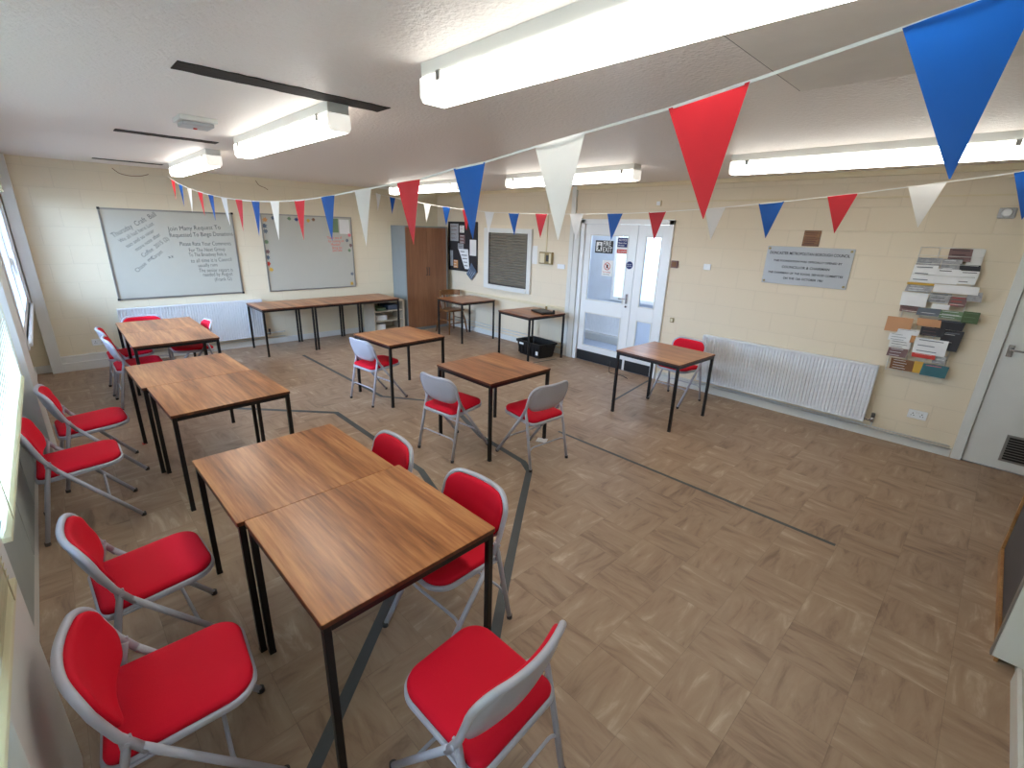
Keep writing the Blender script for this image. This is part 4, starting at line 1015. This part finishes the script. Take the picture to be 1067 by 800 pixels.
for k in range(7):
    a = D(-66) + D(132) * k / 6
    bm = bmesh.new(); tube(bm, [(.17 * math.sin(a), -.165 * math.cos(a), .45), (.232 * math.sin(a), -.193 * math.cos(a), .71)], .0075, 8); obj('spindle', bm, M['pale_wood'], t)
for y in (-.18, .18):
    bm = bmesh.new(); tube(bm, [(-.19, y, .2), (.19, y, .2)], .009, 8); obj('stretcher', bm, M['chair_wood'], t)
for x in (-.195, .195):
    bm = bmesh.new(); tube(bm, [(x, -.19, .26), (x, .19, .26)], .009, 8); obj('stretcher', bm, M['chair_wood'], t)

# device on table, mug-like bits, crate
t = thing('black_device', 'flat black electronic device lying on the table beside the double doors', 'device', (3.38, -.42, .7205), -.35)
B('body', M['black_plastic'], t, (-.19, .19, -.115, .115, 0, .028), bev=.006); B('lid', M['dark_cap'], t, (-.175, .175, -.10, .10, .028, .034), bev=.003)
bm = bmesh.new(); cyl(bm, (.17, .10, .035), .018, .05, 'z', 14); obj('knob', bm, M['black_plastic'], t)
t = thing('small_bottle', 'small clear bottle standing at the back of the table beside the doors', 'bottle', (3.27, -.22, .7205))
bm = bmesh.new(); cyl(bm, (0, 0, .03), .018, .06, 'z', 14); cyl(bm, (0, 0, .066), .018, .012, 'z', 14, .009); obj('body', bm, M['brass'], t)
bm = bmesh.new(); cyl(bm, (0, 0, .08), .009, .016, 'z', 12); obj('cap', bm, M['trim'], t)
t = thing('storage_crate', 'black plastic storage crate with slotted handles on the floor under the table', 'crate', (3.22, -.36, 0), -.09)
bm = bmesh.new()
def ring_(hx, hy, z): return [(a, b_, z) for a, b_ in rrect(2 * hx, 2 * hy, (.03,) * 4, 4)]
loft(bm, [ring_(.25, .155, 0), ring_(.285, .185, .20), ring_(.30, .20, .205), ring_(.30, .20, .235), ring_(.292, .192, .238), ring_(.278, .178, .235), ring_(.245, .15, .012)], smooth=False)
obj('tub', bm, M['black_plastic'], t)
B('handle', M['black_plastic'], t, (-.315, -.297, -.06, .06, .19, .225), (.297, .315, -.06, .06, .19, .225), bev=.004)
B('handle_slot', M['p_white'], t, (-.20, -.10, -.196, -.190, .17, .20))
B('label_sticker', M['p_white'], t, (.20, .25, -.192, -.185, .06, .12))
bm = bmesh.new()
for k in range(6): box(bm, -.23 + k * .09, -.21 + k * .09, -.186, -.176, .03, .19)
obj('rib', bm, M['black_plastic'], t)

# items on floor
bm = bmesh.new(); box(bm, -.05, .05, -.045, .045, 0, .004); box(bm, -.045, .02, -.05, -.02, .004, .008)
o = obj('folded_paper', bm, M['p_white'], None, (5.535, -2.735, 0.0)); o.rotation_euler = (0, 0, .5); tag(o, 'white folded paper wedged at the foot of the centre table leg', 'paper')
bm = bmesh.new(); box(bm, -.025, .025, -.012, .012, 0, .004)
o = obj('red_scrap', bm, M['p_red'], None, (3.25, -5.55, 0)); tag(o, 'tiny red scrap on the floor by the middle table leg', 'scrap')
bm = bmesh.new(); tube(bm, fillet([(4.45, -.03, .10), (4.50, -.12, .01), (4.62, -.30, .008), (4.80, -.25, .008), (4.95, -.33, .008)], .08), .005, 6)
tag(obj('cable', bm, M['p_black']), 'thin dark cable lying on the floor in front of the double doors', 'cable')

# ------------------------------------------------------------------ right-hand wall pieces
t = thing('low_cabinet', 'low dark grey panel with a beech edge on the right wall at the photo edge', 'cabinet', (0, 0, 0))
B('panel', M['dark_grey'], t, (8.70, XR - .004, -2.90, -1.70, .03, 1.05), bev=.003)
B('beech_edge', M['light_wood'], t, (8.685, 8.70, -2.90, -1.70, 0, .055), (8.685, 8.70, -1.73, -1.70, .055, 1.05), (8.685, 8.70, -2.90, -2.87, .055, 1.05), (8.685, 8.70, -2.87, -1.73, 1.02, 1.05), bev=.003)
t = thing('side_board', 'white board edge sticking out from the right wall at the photo edge', 'board', (0, 0, 0))
B('panel', M['trim'], t, (8.60, XR - .004, -3.42, -3.39, .36, 1.35), bev=.003)
B('edge_strip', M['alu'], t, (8.594, 8.60, -3.42, -3.39, .36, 1.35), bev=.001)

# ------------------------------------------------------------------ light
wd = bpy.data.worlds.new('World'); bpy.context.scene.world = wd; wd.use_nodes = True
nt = wd.node_tree; bg = nt.nodes['Background']
bg.inputs['Strength'].default_value = 24.
_tc = nt.nodes.new('ShaderNodeTexCoord'); _sp = nt.nodes.new('ShaderNodeSeparateXYZ'); nt.links.new(_tc.outputs['Generated'], _sp.inputs[0])
nt.links.new(ramp(nt, mnode(nt, 'ADD', mnode(nt, 'MULTIPLY', _sp.outputs[2], .5), .5), [(.46, (.08, .085, .08, 1)), (.52, (.60, .78, 1., 1)), (.9, (.46, .68, 1., 1))]), bg.inputs['Color'])
for x0, x1 in ((.22, 2.80), (3.50, 6.30), (6.95, 8.60)):
    L = bpy.data.lights.new('window_portal', 'AREA'); L.shape = 'RECTANGLE'; L.size = x1 - x0; L.size_y = WZ1 - WZ0; L.cycles.is_portal = True
    o = bpy.data.objects.new('window_portal', L); COL.objects.link(o); o.location = ((x0 + x1) / 2, YW - .12, (WZ0 + WZ1) / 2); o.rotation_euler = (PI / 2, 0, 0)

# ------------------------------------------------------------------ camera
cam = bpy.data.cameras.new('camera'); co = bpy.data.objects.new('camera', cam); COL.objects.link(co)
cam.sensor_width = 36; cam.lens = 483.88 / 1067 * 36; cam.clip_start = .02
yaw, pitch, roll = 2.3644, -.3187, .0325
fw = Vector((math.cos(pitch) * math.cos(yaw), math.cos(pitch) * math.sin(yaw), math.sin(pitch)))
r = fw.cross(Vector((0, 0, 1))).normalized(); u = r.cross(fw)
Rv = math.cos(roll) * r + math.sin(roll) * u; Uv = -math.sin(roll) * r + math.cos(roll) * u
co.matrix_world = Matrix((( Rv.x, Uv.x, -fw.x, 8.2572), (Rv.y, Uv.y, -fw.y, -5.8456), (Rv.z, Uv.z, -fw.z, 1.9266), (0, 0, 0, 1)))
sc = bpy.context.scene; sc.camera = co
sc.view_settings.view_transform = 'Standard'; sc.view_settings.look = 'None'; sc.view_settings.exposure = .2
sc.cycles.max_bounces = 8; sc.cycles.diffuse_bounces = 5; sc.cycles.transparent_max_bounces = 8
sc.cycles.use_denoising = True
